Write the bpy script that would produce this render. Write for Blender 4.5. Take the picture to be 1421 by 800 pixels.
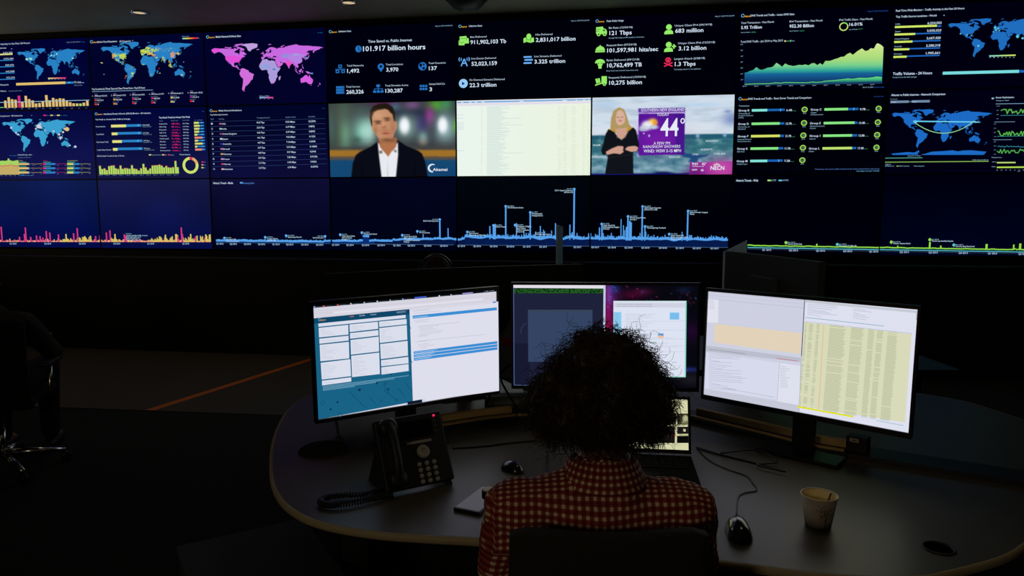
import bpy, bmesh, math, random
import numpy as np
from mathutils import Vector, Matrix, noise
from mathutils.geometry import tessellate_polygon
random.seed(7)
PI = math.pi
C = bpy.context.scene.collection
for o in list(bpy.data.objects):
    bpy.data.objects.remove(o)

# ---------------------------------------------------------------- camera, world, lamps, exposure
FPX, PITCH, CAMZ = 996.0, 0.1104, 1.5
cam = bpy.data.cameras.new('camera')
camo = bpy.data.objects.new('camera', cam); C.objects.link(camo)
cam.sensor_width = 36.0; cam.lens = FPX / 1421 * 36.0
cam.clip_start = 0.05; cam.clip_end = 60
camo.location = (0, 0, CAMZ); camo.rotation_euler = (PI / 2 - PITCH, 0, 0)
bpy.context.scene.camera = camo
vs = bpy.context.scene.view_settings
vs.view_transform = 'Standard'; vs.look = 'None'; vs.exposure = 0.0; vs.gamma = 1.0; vs.use_curve_mapping = False

world = bpy.data.worlds.new('world'); bpy.context.scene.world = world
world.use_nodes = True
world.node_tree.nodes['Background'].inputs[0].default_value = (1.0, 0.86, 0.66, 1)
world.node_tree.nodes['Background'].inputs[1].default_value = 0.0016

def lamp(name, kind, loc, energy, color, size=0.2, aim=None, spot=None):
    l = bpy.data.lights.new(name, kind); l.energy = energy; l.color = color
    if kind == 'AREA':
        l.shape = 'DISK'; l.size = size
    elif kind in ('POINT', 'SPOT'):
        l.shadow_soft_size = size
    if spot: l.spot_size = spot; l.spot_blend = 0.8
    o = bpy.data.objects.new(name, l); C.objects.link(o); o.location = loc
    if aim is not None:
        d = Vector(aim) - Vector(loc)
        o.rotation_euler = d.to_track_quat('-Z', 'Y').to_euler()
    return o
# added fill lamp low behind the camera, ceiling lamps over desk and left aisle
lamp('fill_lamp_rear', 'AREA', (-1.9, -2.0, 2.1), 9.0, (1.0, 0.80, 0.55), 0.5, aim=(0.2, 1.4, 0.9))
lamp('ceiling_lamp_desk', 'AREA', (0.9, 1.9, 3.3), 1.3, (1.0, 0.80, 0.50), 0.3, aim=(0.9, 1.7, 0.75))
lamp('ceiling_lamp_aisle', 'SPOT', (-3.2, 6.2, 3.3), 11.0, (1.0, 0.80, 0.55), 0.1, aim=(-3.2, 6.3, 0), spot=1.9)
lamp('fill_uplight_left', 'SPOT', (-8.2, 6.3, 1.6), 74.0, (1.0, 0.86, 0.50), 0.3, aim=(-6.4, 7.2, 3.37), spot=2.2)  # unseen spot added to brighten the ceiling at left

# ---------------------------------------------------------------- helpers
def s2l(c):
    c = c / 255.0
    return c / 12.92 if c <= 0.04045 else ((c + 0.055) / 1.055) ** 2.4
def rgb(c):
    return (s2l(c[0]), s2l(c[1]), s2l(c[2]), 1.0)
MATS = {}
def mat(name, col, rough=0.6, metal=0.0, spec=0.5, emit=None, estr=1.0, noise_amt=0.0, noise_scale=40, bump=0.0, trans=0.0, alpha=None, coat=0.0):
    if name in MATS: return MATS[name]
    m = bpy.data.materials.new(name); m.use_nodes = True
    nt = m.node_tree; b = nt.nodes['Principled BSDF']
    b.inputs['Base Color'].default_value = (*col, 1)
    b.inputs['Roughness'].default_value = rough
    b.inputs['Metallic'].default_value = metal
    b.inputs['Specular IOR Level'].default_value = spec
    if coat: b.inputs['Coat Weight'].default_value = coat
    if trans: b.inputs['Transmission Weight'].default_value = trans
    if emit:
        b.inputs['Emission Color'].default_value = (*emit, 1); b.inputs['Emission Strength'].default_value = estr
    if noise_amt or bump:
        tc = nt.nodes.new('ShaderNodeTexCoord'); nz = nt.nodes.new('ShaderNodeTexNoise')
        nz.inputs['Scale'].default_value = noise_scale; nz.inputs['Detail'].default_value = 4
        nt.links.new(tc.outputs['Object'], nz.inputs['Vector'])
        if noise_amt:
            mx = nt.nodes.new('ShaderNodeMix'); mx.data_type = 'RGBA'
            mx.inputs[6].default_value = (*[c * (1 - noise_amt) for c in col], 1)
            mx.inputs[7].default_value = (*[min(1, c * (1 + noise_amt)) for c in col], 1)
            nt.links.new(nz.outputs['Fac'], mx.inputs[0]); nt.links.new(mx.outputs[2], b.inputs['Base Color'])
        if bump:
            bp = nt.nodes.new('ShaderNodeBump'); bp.inputs['Strength'].default_value = bump; bp.inputs['Distance'].default_value = 0.002
            nt.links.new(nz.outputs['Fac'], bp.inputs['Height']); nt.links.new(bp.outputs[0], b.inputs['Normal'])
    MATS[name] = m
    return m

def glow_mat(name, sampled):
    m = bpy.data.materials.new(name); m.use_nodes = True; nt = m.node_tree
    nt.nodes.clear()
    out = nt.nodes.new('ShaderNodeOutputMaterial'); em = nt.nodes.new('ShaderNodeEmission')
    at = nt.nodes.new('ShaderNodeAttribute'); at.attribute_name = 'glow'
    nt.links.new(at.outputs['Color'], em.inputs['Color']); nt.links.new(em.outputs[0], out.inputs['Surface'])
    m.cycles.emission_sampling = 'FRONT_BACK' if sampled else 'NONE'
    return m
GLOW_LIT = glow_mat('lit_screen_pixels', True)      # windows and pictures that light the room
GLOW_DIM = glow_mat('fine_screen_pixels', False)    # small text and chart marks

def tag(o, label=None, cat=None, group=None, kind=None):
    if label: o['label'] = label
    if cat: o['category'] = cat
    if group: o['group'] = group
    if kind: o['kind'] = kind
    return o
def empty(name, loc=(0, 0, 0), rotz=0.0, label=None, cat=None, group=None):
    o = bpy.data.objects.new(name, None); C.objects.link(o)
    o.empty_display_size = 0.1
    o.location = loc; o.rotation_euler = (0, 0, rotz)
    return tag(o, label, cat, group)
def link_mesh(name, me, m, parent=None, smooth=False):
    if m is not None:
        for x in (m if isinstance(m, (list, tuple)) else [m]): me.materials.append(x)
    if smooth:
        for p in me.polygons: p.use_smooth = True
    o = bpy.data.objects.new(name, me); C.objects.link(o)
    if parent is not None: o.parent = parent
    return o
def obj(name, bm, m, parent=None, smooth=False):
    me = bpy.data.meshes.new(name); bmesh.ops.recalc_face_normals(bm, faces=bm.faces)
    bm.to_mesh(me); bm.free()
    return link_mesh(name, me, m, parent, smooth)
def box(bm, x0, x1, y0, y1, z0, z1, bev=0.0, M=None):
    r = bmesh.ops.create_cube(bm, size=1.0); vs_ = r['verts']
    for v in vs_:
        v.co = Vector(((x0 + x1) / 2 + v.co.x * (x1 - x0), (y0 + y1) / 2 + v.co.y * (y1 - y0), (z0 + z1) / 2 + v.co.z * (z1 - z0)))
    if bev > 0:
        es = list({e for v in vs_ for e in v.link_edges})
        rr = bmesh.ops.bevel(bm, geom=es, offset=bev, segments=3, affect='EDGES', profile=0.6)
        vs_ = list({v for f in rr['faces'] for v in f.verts} | {v for v in vs_ if v.is_valid})
    if M is not None:
        for v in vs_: v.co = M @ v.co
    return vs_
def bx(x0, x1, y0, y1, z0, z1, bev=0.0):
    bm = bmesh.new(); box(bm, x0, x1, y0, y1, z0, z1, bev); return bm
def prism(bm, pts, z0, z1, bev=0.0):
    b = [bm.verts.new((x, y, z0)) for x, y in pts]; t = [bm.verts.new((x, y, z1)) for x, y in pts]
    n = len(pts); bm.faces.new(b[::-1]); top = bm.faces.new(t)
    for i in range(n): bm.faces.new((b[i], b[(i + 1) % n], t[(i + 1) % n], t[i]))
    if bev:
        bmesh.ops.bevel(bm, geom=list(top.edges), offset=bev, segments=3, affect='EDGES', profile=0.5)
    return bm
def lathe(bm, prof, n=40, M=None, caps=(True, True)):
    rings = []
    for r, z in prof:
        ring = []
        for i in range(n):
            a = 2 * PI * i / n; p = Vector((r * math.cos(a), r * math.sin(a), z))
            ring.append(bm.verts.new(M @ p if M is not None else p))
        rings.append(ring)
    for a, b in zip(rings, rings[1:]):
        for i in range(n): bm.faces.new((a[i], a[(i + 1) % n], b[(i + 1) % n], b[i]))
    for on, ring in zip(caps, (rings[0], rings[-1])):
        if on: bm.faces.new(ring)
    return bm
def tube(bm, pts, r, n=8, closed=False):
    pts = [Vector(p) for p in pts]; rings = []; N = len(pts)
    up = Vector((0, 0, 1)); prev = None
    for i, p in enumerate(pts):
        if closed: d = pts[(i + 1) % N] - pts[i - 1]
        else: d = pts[min(i + 1, N - 1)] - pts[max(i - 1, 0)]
        d.normalize()
        if prev is None:
            a = d.cross(up) if abs(d.dot(up)) < 0.95 else d.cross(Vector((1, 0, 0)))
        else:
            a = prev - d * prev.dot(d)
        a.normalize(); b = d.cross(a); prev = a
        rr = r[i] if isinstance(r, (list, tuple)) else r
        rings.append([bm.verts.new(p + (a * math.cos(2 * PI * k / n) + b * math.sin(2 * PI * k / n)) * rr) for k in range(n)])
    m = N if closed else N - 1
    for i in range(m):
        A, B = rings[i], rings[(i + 1) % N]
        for k in range(n): bm.faces.new((A[k], A[(k + 1) % n], B[(k + 1) % n], B[k]))
    if not closed:
        bm.faces.new(rings[0][::-1]); bm.faces.new(rings[-1])
    return bm
def smooth_path(pts, k=8, closed=False):
    P = [Vector(p) for p in pts]; out = []; N = len(P)
    rng = range(N if closed else N - 1)
    for i in rng:
        p0 = P[(i - 1) % N] if closed else P[max(i - 1, 0)]; p1 = P[i]
        p2 = P[(i + 1) % N]; p3 = P[(i + 2) % N] if closed else P[min(i + 2, N - 1)]
        for j in range(k):
            t = j / k
            out.append(0.5 * ((2 * p1) + (-p0 + p2) * t + (2 * p0 - 5 * p1 + 4 * p2 - p3) * t * t + (-p0 + 3 * p1 - 3 * p2 + p3) * t ** 3))
    if not closed: out.append(P[-1])
    return out
def ball(bm, c, r, sub=2, rot=None):
    if not isinstance(r, (tuple, list)): r = (r, r, r)
    v = bmesh.ops.create_icosphere(bm, subdivisions=sub, radius=1.0)['verts']
    for q in v:
        p = Vector((q.co.x * r[0], q.co.y * r[1], q.co.z * r[2]))
        if rot is not None: p = rot @ p
        q.co = p + Vector(c)
    return v
def chain(bm, pts, radii, step=0.35):
    """overlapping ellipsoids from joint to joint; radii are floats or 3-tuples"""
    R = [(r, r, r) if not isinstance(r, (tuple, list)) else r for r in radii]
    for (p, q, a, b) in zip(pts, pts[1:], R, R[1:]):
        p, q = Vector(p), Vector(q); L = (q - p).length; n = max(2, int(L / (min(min(a), min(b)) * step)) + 1)
        for i in range(n + 1):
            t = i / n
            ball(bm, p.lerp(q, t), tuple(a[k] * (1 - t) + b[k] * t for k in range(3)), 2)
def melt(bm, voxel, iters=6, fac=0.5):
    """fuse overlapping closed shapes into one continuous surface"""
    me = bpy.data.meshes.new('tmp'); bm.to_mesh(me); bm.free()
    o = bpy.data.objects.new('tmp', me); C.objects.link(o)
    r = o.modifiers.new('r', 'REMESH'); r.mode = 'VOXEL'; r.voxel_size = voxel
    s = o.modifiers.new('s', 'SMOOTH'); s.iterations = iters; s.factor = fac
    dg = bpy.context.evaluated_depsgraph_get(); dg.update()
    out = bpy.data.meshes.new_from_object(o.evaluated_get(dg), depsgraph=dg)
    bpy.data.objects.remove(o)
    return out

# ---------------------------------------------------------------- screens: what a display shows, laid on its own glass
_c, _s = math.cos(PITCH), math.sin(PITCH)
def ray(px, py):
    X = (px - 710.5) / FPX; Y = -(py - 400) / FPX
    return Vector((X, _c + Y * _s, -_s + Y * _c))
CAM0 = Vector((0, 0, CAMZ))
ZX, ZY, ZS = 0.0, 0.0, 1.0
def Z(x, y, w, outw=None):
    global ZX, ZY, ZS
    ZX, ZY = x, y; ZS = (outw / w) if outw else 1.0
WHITE = (196, 216, 236)
class Surf:
    def __init__(self, M, w, h):
        self.M = M.copy(); self.Mi = M.inverted(); self.w, self.h = w, h
        self.V = []; self.F = []; self.K = []; self.L = []; self.k = 0
    def local(self, x, y, raw=False):
        if not raw: x, y = ZX + x / ZS, ZY + y / ZS
        o = self.Mi @ CAM0; d = self.Mi.to_3x3() @ ray(x, y)
        t = -o.y / d.y; p = o + d * t
        return p.x, p.z
    def scale(self, x, y):
        a = self.local(x, y); b = self.local(x + 1, y); c = self.local(x, y + 1)
        return abs(b[0] - a[0]), abs(c[1] - a[1])
    def add(self, pts, col, faces=None, lit=False, layer=None):
        self.k += 1
        yy = -2.5e-5 * self.k - 0.0008
        n = len(self.V); lim_x, lim_z = self.w / 2, self.h / 2
        self.V += [(min(max(p[0], -lim_x), lim_x), yy, min(max(p[1], -lim_z), lim_z)) for p in pts]
        cols = col if isinstance(col, list) else None
        for f in (faces or [tuple(range(len(pts)))]):
            self.F.append(tuple(n + i for i in f)); self.L.append(1 if lit else 0)
            self.K.append([rgb(cols[i]) for i in f] if cols else [rgb(col)] * len(f))
    def r(self, x0, y0, x1, y1, col, lit=False):      # upright rectangle, corners in the current zoom frame
        u, v = self.local(x0, y0); su, sv = self.scale(x0, y0); su2, _ = self.scale(x1, y0)
        w = (x1 - x0) * (su + su2) / 2; h = (y1 - y0) * sv
        self.add([(u, v), (u, v - h), (u + w, v - h), (u + w, v)], col, lit=lit)
    def p(self, pts, col, lit=False):                  # any polygon
        q = [self.local(*a) for a in pts]
        tr = tessellate_polygon([[Vector((a, b, 0)) for a, b in q]])
        self.add(q, col, [tuple(t) for t in tr], lit=lit)
    def el(self, x, y, rx, ry, col, n=20, lit=False):
        u, v = self.local(x, y); su, sv = self.scale(x, y)
        self.add([(u + rx * su * math.cos(2 * PI * i / n), v + ry * sv * math.sin(2 * PI * i / n)) for i in range(n)], col, lit=lit)
    def ring(self, x, y, rx, ry, w, col, a0=0, a1=360, n=32):
        u, v = self.local(x, y); su, sv = self.scale(x, y); P = []; F = []
        for i in range(n + 1):
            a = math.radians(a0 + (a1 - a0) * i / n)
            P += [(u + rx * su * math.sin(a), v + ry * sv * math.cos(a)), (u + (rx - w) * su * math.sin(a), v + (ry - w) * sv * math.cos(a))]
        for i in range(n): F.append((2 * i, 2 * i + 1, 2 * i + 3, 2 * i + 2))
        self.add(P, col, F)
    def ln(self, pts, w, col):                         # polyline of width w
        q = [Vector(self.local(*a)) for a in pts]; su, sv = self.scale(*pts[0]); hw = w * sv / 2
        P = []; F = []
        for a, b in zip(q, q[1:]):
            d = b - a
            if d.length < 1e-7: continue
            n = Vector((-d.y, d.x)).normalized() * hw; i = len(P)
            P += [tuple(a + n), tuple(a - n), tuple(b - n), tuple(b + n)]; F.append((i, i + 1, i + 2, i + 3))
        if F: self.add(P, col, F)
    def t(self, x0, y, x1, h, s, col=WHITE, b=0.0):    # text, baseline at y, stretched to end at x1
        P, F = text_mesh(s, min(b, .016))
        wx = max(p[0] for p in P); u, v = self.local(x0, y); su, sv = self.scale(x0, y); su2, _ = self.scale(x1, y)
        kx = (x1 - x0) * (su + su2) / 2 / wx; kz = h * sv / 0.70
        self.add([(u + a * kx, v + c * kz) for a, c in P], col, F)
    def rows(self, x0, y0, x1, dy, n, col, seed=0, lo=0.3, hi=1.0, h=None, slope=0.0, words=True):
        rd = random.Random(seed); h = h or dy * 0.45
        for i in range(n):
            y = y0 + dy * i; xe = x0 + (x1 - x0) * rd.uniform(lo, hi); x = x0
            if not words: self.r(x, y, xe, y + h, col); continue
            while x < xe:
                w = min(rd.uniform(0.03, 0.14) * (x1 - x0), xe - x)
                self.r(x, y + slope * (x - x0), x + w, y + slope * (x - x0) + h, col); x += w + 0.012 * (x1 - x0)
    def build(self, name, parent, bg, nx=8, ny=6, lit=True):
        """one mesh: the glowing pane plus everything drawn on it; bg(u, v) gives sRGB, u right and v down in 0..1"""
        V = []; F = []; K = []; L = []
        for j in range(ny + 1):
            for i in range(nx + 1): V.append((-self.w / 2 + self.w * i / nx, 0, self.h / 2 - self.h * j / ny))
        cc = [[rgb(bg(i / nx, j / ny)) for i in range(nx + 1)] for j in range(ny + 1)]
        for j in range(ny):
            for i in range(nx):
                a = j * (nx + 1) + i
                F.append((a, a + nx + 1, a + nx + 2, a + 1)); L.append(1 if lit else 0)
                K.append([cc[j][i], cc[j + 1][i], cc[j + 1][i + 1], cc[j][i + 1]])
        n = len(V); V += self.V; F += [tuple(n + i for i in f) for f in self.F]; K += self.K; L += self.L
        me = bpy.data.meshes.new(name); me.from_pydata(V, [], F)
        at = me.color_attributes.new('glow', 'FLOAT_COLOR', 'CORNER')
        flat = [c for k in K for q in k for c in q]; at.data.foreach_set('color', flat)
        me.materials.append(GLOW_DIM); me.materials.append(GLOW_LIT)
        me.polygons.foreach_set('material_index', L)
        o = bpy.data.objects.new(name, me); C.objects.link(o); o.parent = parent
        return o
_TC = {}
def text_mesh(s, b=0.0):
    if (s, b) in _TC: return _TC[(s, b)]
    cu = bpy.data.curves.new('t', 'FONT'); cu.body = s; cu.size = 1.0; cu.resolution_u = 2; cu.offset = b; cu.fill_mode = 'FRONT' if hasattr(cu, 'fill_mode') else cu.fill_mode
    o = bpy.data.objects.new('t', cu); C.objects.link(o)
    dg = bpy.context.evaluated_depsgraph_get(); dg.update()
    me = bpy.data.meshes.new_from_object(o.evaluated_get(dg), depsgraph=dg)
    P = [(v.co.x, v.co.y) for v in me.vertices]; F = [tuple(p.vertices) for p in me.polygons]
    bpy.data.objects.remove(o); bpy.data.meshes.remove(me); bpy.data.curves.remove(cu)
    x0 = min(p[0] for p in P); P = [(a - x0, c) for a, c in P]
    _TC[(s, b)] = (P, F); return P, F
def lerp(a, b, t): return tuple(a[i] + (b[i] - a[i]) * t for i in range(3))
# ---------------------------------------------------------------- outlines of the continents (longitude, latitude)
LAND = {
'na': [(-168,66),(-162,70),(-156,71.5),(-141,70),(-128,70),(-115,68.5),(-108,68),(-95,68),(-94,72),(-88,68),(-82,69.5),(-81,67),(-87,64.5),(-94,61),(-94,58),(-88,56.5),(-82,55),(-82,52),(-79,51.5),(-79,55),(-77,57),(-78,62),(-72,62),(-69,59),(-65,60),(-61,56),(-56,52.5),(-60,50),(-66,50),(-65,47),(-60,46.5),(-64,44),(-70,43.5),(-70,41.5),(-74,40),(-76,37),(-76,34.5),(-81,31.5),(-80,26),(-81.5,25.5),(-82.7,29),(-85,30),(-90,29),(-95,29),(-97.5,26),(-97.5,22),(-96,19),(-91,18.5),(-90,21),(-87,21.5),(-88,17),(-84,15.5),(-83.5,11),(-80,9),(-78,9),(-80,7.5),(-85,10),(-88,13),(-94,16),(-101,17),(-105,20),(-106,23),(-109,26),(-112,30),(-114.5,31),(-110,24),(-112,25.5),(-115,29),(-117,32.5),(-120.5,34.5),(-124,40),(-124,47),(-128,51),(-133,56),(-140,60),(-148,60),(-153,58),(-160,55.5),(-158,58.5),(-164,60),(-165,62.5),(-161,64.5)],
'gl': [(-73,78),(-60,82),(-35,83.5),(-20,81),(-20,76),(-22,71),(-32,68),(-40,65),(-43,60),(-50,62),(-53,67),(-54,70.5),(-60,76)],
'victoria': [(-117,70),(-105,69),(-103,73),(-118,73)], 'baffin': [(-64,63),(-62,66.5),(-68,70),(-80,73.5),(-88,73),(-84,70),(-74,67.5),(-78,64.5),(-70,62.5)],
'ellesmere': [(-90,77),(-92,81),(-70,83),(-62,82),(-76,78.5),(-85,76.5)], 'banks': [(-125,72),(-123,74.5),(-116,73.5),(-120,71.5)], 'devon': [(-96,75),(-96,77),(-82,76),(-82,74.8)],
'sa': [(-78,8),(-72,12),(-64,10.5),(-60,8),(-52,5),(-50,0),(-44,-2.5),(-35,-6),(-38,-13),(-40,-21),(-45,-23.5),(-48,-28),(-53,-34),(-57,-35),(-57,-38),(-62,-39),(-65,-43),(-66,-47),(-69,-51),(-66,-55),(-72,-53.5),(-75,-48),(-73,-40),(-71,-30),(-70,-18),(-76,-14),(-81,-5),(-80,0),(-77,4)],
'af': [(-17,15),(-16,21),(-10,29),(-6,35.5),(10,37),(11,33.5),(20,31),(22,33),(32,31),(34,27.5),(37,21),(40,15),(43,11.5),(51,11.5),(48,5),(41,-2),(39,-7),(40.5,-15),(35,-20),(35,-24),(32.5,-28),(27,-33.5),(20,-34.8),(18,-32),(15,-26),(12,-17),(13.5,-9),(9,-1),(9.5,4),(4,6.3),(-8,4.5),(-13,8.5)],
'madagascar': [(49,-12.5),(50.3,-16),(47,-25),(44,-24),(44,-17)],
'eu': [(-9,37),(-9,43),(-1.5,43.5),(-4.5,48),(2,51),(8,54),(8.5,57),(11,56),(12,54),(20,54.5),(24,57.5),(23,59.5),(29,60),(22,61),(22,64),(25,65.5),(21,65.3),(17.5,62),(18.5,60),(16,56.5),(13,55.5),(11,59),(7,58),(5,61),(12,66),(18,70),(26,71),(33,69.5),(41,67),(38,65),(44,66),(45,68.5),(54,68.5),(60,69.5),(67,68.7),(68,73),(73,71),(75,73),(81,74),(90,75.5),(104,77.7),(113,74),(128,73),(140,73),(155,71),(170,70),(180,69),(190,66),(178,64.5),(179,62.3),(170,60),(163,57.5),(157,51),(155.5,57),(163,61.5),(155,59.5),(143,59),(135,54.5),(141,52.5),(140,48),(133,43),(129.5,42),(127.5,39.5),(129.3,37),(129,35),(126.3,34.8),(126,38),(121.5,39),(121.5,41),(118,39),(122,37),(119.5,35),(122,31),(120,26),(113.5,22),(108,21.5),(106,19),(109,13),(106,9),(103,10.5),(100.5,13.5),(99.5,9.5),(103.5,2),(101,3),(98,9),(98,16),(94.5,16),(91,22.5),(87,21.5),(80.3,15.5),(80,10.5),(77.5,8),(73,17),(72.5,21.5),(70,21),(67,25),(57.5,25.5),(51.5,28),(48.5,30),(51.5,24.5),(56,26),(59.5,22.5),(55,17.5),(45,12.7),(43,13),(39,21),(35,28),(35,33),(36,36.5),(28,36.5),(26.5,40),(30,41.3),(41,41.5),(38,44.5),(33,45),(30.5,46.5),(28,43),(29,41.2),(23.5,40.5),(24,38),(22.5,36.5),(19.5,41.5),(13.5,45.5),(12.5,44),(18.5,40.2),(16,38.2),(12,42),(8.5,44.3),(3.2,43),(0,39.5),(-2,36.8),(-6,36.2)],
'uk': [(-5.5,50),(1.5,51.3),(0,53),(-2,56),(-3,58.6),(-6,57),(-3.5,54),(-5,52)], 'ireland': [(-10,52),(-6,52.3),(-6,55),(-10,54)], 'iceland': [(-24,65.5),(-22,63.8),(-14,65),(-16,66.5)],
'svalbard': [(12,79),(25,80),(20,77)], 'novaya': [(52,71),(57,74),(68,77),(58,71)],
'japan': [(130,31.5),(136,33.8),(141,35.5),(142,40),(145,43.5),(142,45.5),(140,41),(137,37),(131,34.5)], 'sakhalin': [(142,46),(144,49.5),(143,54),(142,50)],
'sumatra': [(95,5.5),(104,-1.5),(106,-6),(101,-2.5)], 'java': [(105.5,-6.5),(114,-7.5),(114.5,-8.5),(106,-7.5)], 'borneo': [(109,1.5),(113,3),(117,7),(119,5),(117.5,1),(116,-4),(110.5,-3)],
'sulawesi': [(119,-5),(120,1),(125,1.5),(121,-1),(123,-5)], 'luzon': [(120,18.5),(122,18),(121.5,14),(126,7),(122,7.5),(120.5,14)], 'newguinea': [(131,-1),(138,-1.7),(147,-6),(150.5,-10.3),(144,-7.7),(138,-8.2),(133,-4)],
'au': [(114,-22),(122,-18),(126,-14),(130,-12),(136.5,-12),(135.5,-15),(140,-17.5),(142.5,-10.8),(146,-19),(153,-25),(153.5,-29),(150,-37.5),(146,-39),(140,-38),(135.5,-34.5),(131,-31.5),(124,-33),(115,-34.5),(113.5,-26)],
'tasmania': [(145,-41),(148,-41),(147,-43.5)], 'nzn': [(173,-35),(178,-38),(175,-41.5),(174,-39)], 'nzs': [(173,-41),(171,-44.5),(167,-46)], 'cuba': [(-85,22),(-77,20.5),(-74.5,20),(-80,23)],
}
def world_map(S, xa, ya, sx, sy, slope, col, colours=None, north=1.0):
    """xa, ya: where longitude -168 meets the equator; sx, sy: units per degree"""
    def q(lo, la):
        x = xa + (lo + 168) * sx; y = ya + slope * (x - xa)
        dy = -la * sy
        fx = ZX + x / ZS
        return (x + dy * (715 - fx) / 9000.0, y + dy)
    for k, poly in LAND.items():
        c = (colours or {}).get(k, col)
        S.p([q(*a) for a in poly], c)
    return q
# ---------------------------------------------------------------- the video wall: eight columns of three displays
COLW, ROWH, ZTOP = 1.33, 0.748, 3.3096
YAW4, KYAW = -0.1507, 0.0032
_nodes = {4: Vector((-0.552, 7.2281))}
for i in range(4, 8):
    a = YAW4 + KYAW * (i - 4); _nodes[i + 1] = _nodes[i] + COLW * Vector((math.cos(a), math.sin(a)))
for i in range(3, -1, -1):
    a = YAW4 + KYAW * (i - 4); _nodes[i] = _nodes[i + 1] - COLW * Vector((math.cos(a), math.sin(a)))
PAN = {}
for c in range(8):
    a = YAW4 + KYAW * (c - 4)
    for r_ in range(3):
        mid = (_nodes[c] + _nodes[c + 1]) / 2
        M = Matrix.Translation((mid.x, mid.y, ZTOP - ROWH * (r_ + 0.5))) @ Matrix.Rotation(a, 4, 'Z')
        PAN[(c, r_)] = Surf(M, COLW - 0.014, ROWH - 0.014)
def at_panel(px, py):
    best = None
    for (c, r_), S in PAN.items():
        u, v = S.local(px, py, True)
        if abs(u) <= COLW / 2 and abs(v) <= ROWH / 2: return S
    return None
BLUE = (40, 128, 196); GRN = (170, 235, 110); YEL = (226, 222, 130); SAND = (222, 190, 118); PINK = (214, 40, 128); LBL = (150, 190, 215)
DIMT = (120, 150, 190); MID = (96, 176, 250)
def logo(S, x, y, h):
    S.ring(x + h * .5, y - h * .45, h * .55, h * .55, h * .2, (90, 180, 225), 150, 420, 16)
    S.t(x + h * .7, y, x + h * 2.9, h * .55, 'Akamai', (235, 165, 60), .02)

# ---- column 1 (only its right part is in view), top
S = PAN[(0, 0)]; Z(0, 40, 140, 1018)
S.t(-330, 178, 305, 18, 'Real Time Web Monitor  Traffic Activity in the Past 24 Hours'); S.t(-330, 216, 65, 15, 'Top Traffic Source Locations'); S.p([(108, 200), (128, 198), (118, 208)], DIMT)
S.t(675, 143, 812, 12, 'May 21 2019 09:41', DIMT); S.t(830, 138, 855, 9, 'live', BLUE)
for i, (y, w, n) in enumerate([(262, 128, '5,021,992'), (322, 136, '3,032,484'), (386, 142, '842,076'), (450, 147, '642,848'), (512, 152, '552,276')]):
    x = [32, 38, 56, 60, 66][i]; S.t(x, y - 10, w, 17, n)
    if i == 0: S.r(-300, y + 3, w, y + 17, YEL)
    else: S.r(-300, y + 6, w, y + 15, BLUE)
world_map(S, 185, 396, 1.913, 2.28, -0.035, BLUE)
for x, y, s_ in [(272, 308, 14), (312, 304, 14), (300, 300, 8), (520, 268, 9), (575, 254, 9), (548, 272, 6), (735, 297, 10)]: S.el(x, y, s_, s_ * .8, (150, 225, 200))
for k in range(18):
    S.r(486 + k * 10, 495 - k * .25, 497 + k * 10, 507 - k * .25, lerp((215, 225, 120), (235, 40, 120), k / 17))
for k in range(6): S.t(490 + k * 31, 516 - k, 505 + k * 31, 7, str(k + 1), DIMT)
S.t(-60, 577, 88, 18, '24 Hours'); S.r(164, 548, 662, 573, (224, 190, 110)); S.r(664, 536, 745, 555, BLUE); S.el(700, 543, 8, 8, MID)
S.t(750, 550, 820, 18, '72.466'); S.r(822, 542, 852, 548, DIMT); S.t(750, 576, 835, 10, 'Million hits/sec', DIMT)
S.t(-20, 638, 66, 15, 'by Metro'); S.t(88, 633, 225, 9, 'Attacks per hour', DIMT)
hh = [70, 102, 82, 76, 116, 50, 112, 78, 64, 32, 36, 54, 114, 60, 84, 70, 78, 74, 50, 36, 24, 22, 20, 28, 48]
for k, h_ in enumerate(hh):
    x = 42 + k * 34.5; yb = 800 - k * .9
    S.r(x, yb - h_ - 4, x + 25, yb, PINK if k == 4 else ((160, 220, 110) if k == 22 else SAND))
S.r(0, 742, 905, 748, LBL); S.r(-20, 792, 40, 800, (110, 200, 90))
for k in range(12): S.t(70 + k * 72, 812 - k * .5, 90 + k * 72, 8, '%02d' % (k * 2), DIMT)
# ---- column 1, middle
S = PAN[(0, 1)]; Z(0, 145, 140, 1067)
S.t(-220, 136, 240, 15, 'Network Performance Comparison  All Industries'); S.p([(328, 116), (342, 114), (335, 123)], DIMT)
for x, c_, w, s_ in [(458, (225, 40, 120), 490, 'Slow'), (532, SAND, 560, 'Mid'), (602, YEL, 632, 'Fast  Latency')]:
    S.r(x, 110, w, 122, c_); S.t(w + 4, 121, w + (32 if s_ != 'Fast  Latency' else 80), 9, s_, BLUE)
cm = (58, 160, 208)
world_map(S, 34, 366, 2.168, 2.5, -0.02, cm)
for x, y, a in [(120, 248, 12), (170, 300, 9), (192, 318, 11), (412, 232, 24), (395, 228, 10), (430, 208, 9), (380, 258, 9), (434, 246, 10), (476, 276, 8), (568, 284, 10), (668, 294, 12), (628, 318, 12), (640, 352, 14), (655, 348, 8), (740, 434, 9), (640, 370, 6), (798, 448, 14), (684, 258, 10)]:
    S.el(x, y, a, a * .9, random.choice([(205, 205, 225), (190, 200, 230), (220, 205, 215)]))
S.el(710, 262, 24, 22, (222, 190, 130))
S.t(100, 546, 190, 8, 'Throughput', BLUE); S.t(192, 540, 340, 12, 'Rebuffering ratio'); S.t(196, 566, 328, 8, 'Average seconds lost', DIMT)
S.p([(0, 600), (20, 596), (60, 598), (82, 592), (84, 572), (100, 574), (102, 590), (140, 600), (178, 592), (190, 590), (198, 600), (200, 660), (0, 660)], (165, 210, 100))
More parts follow.
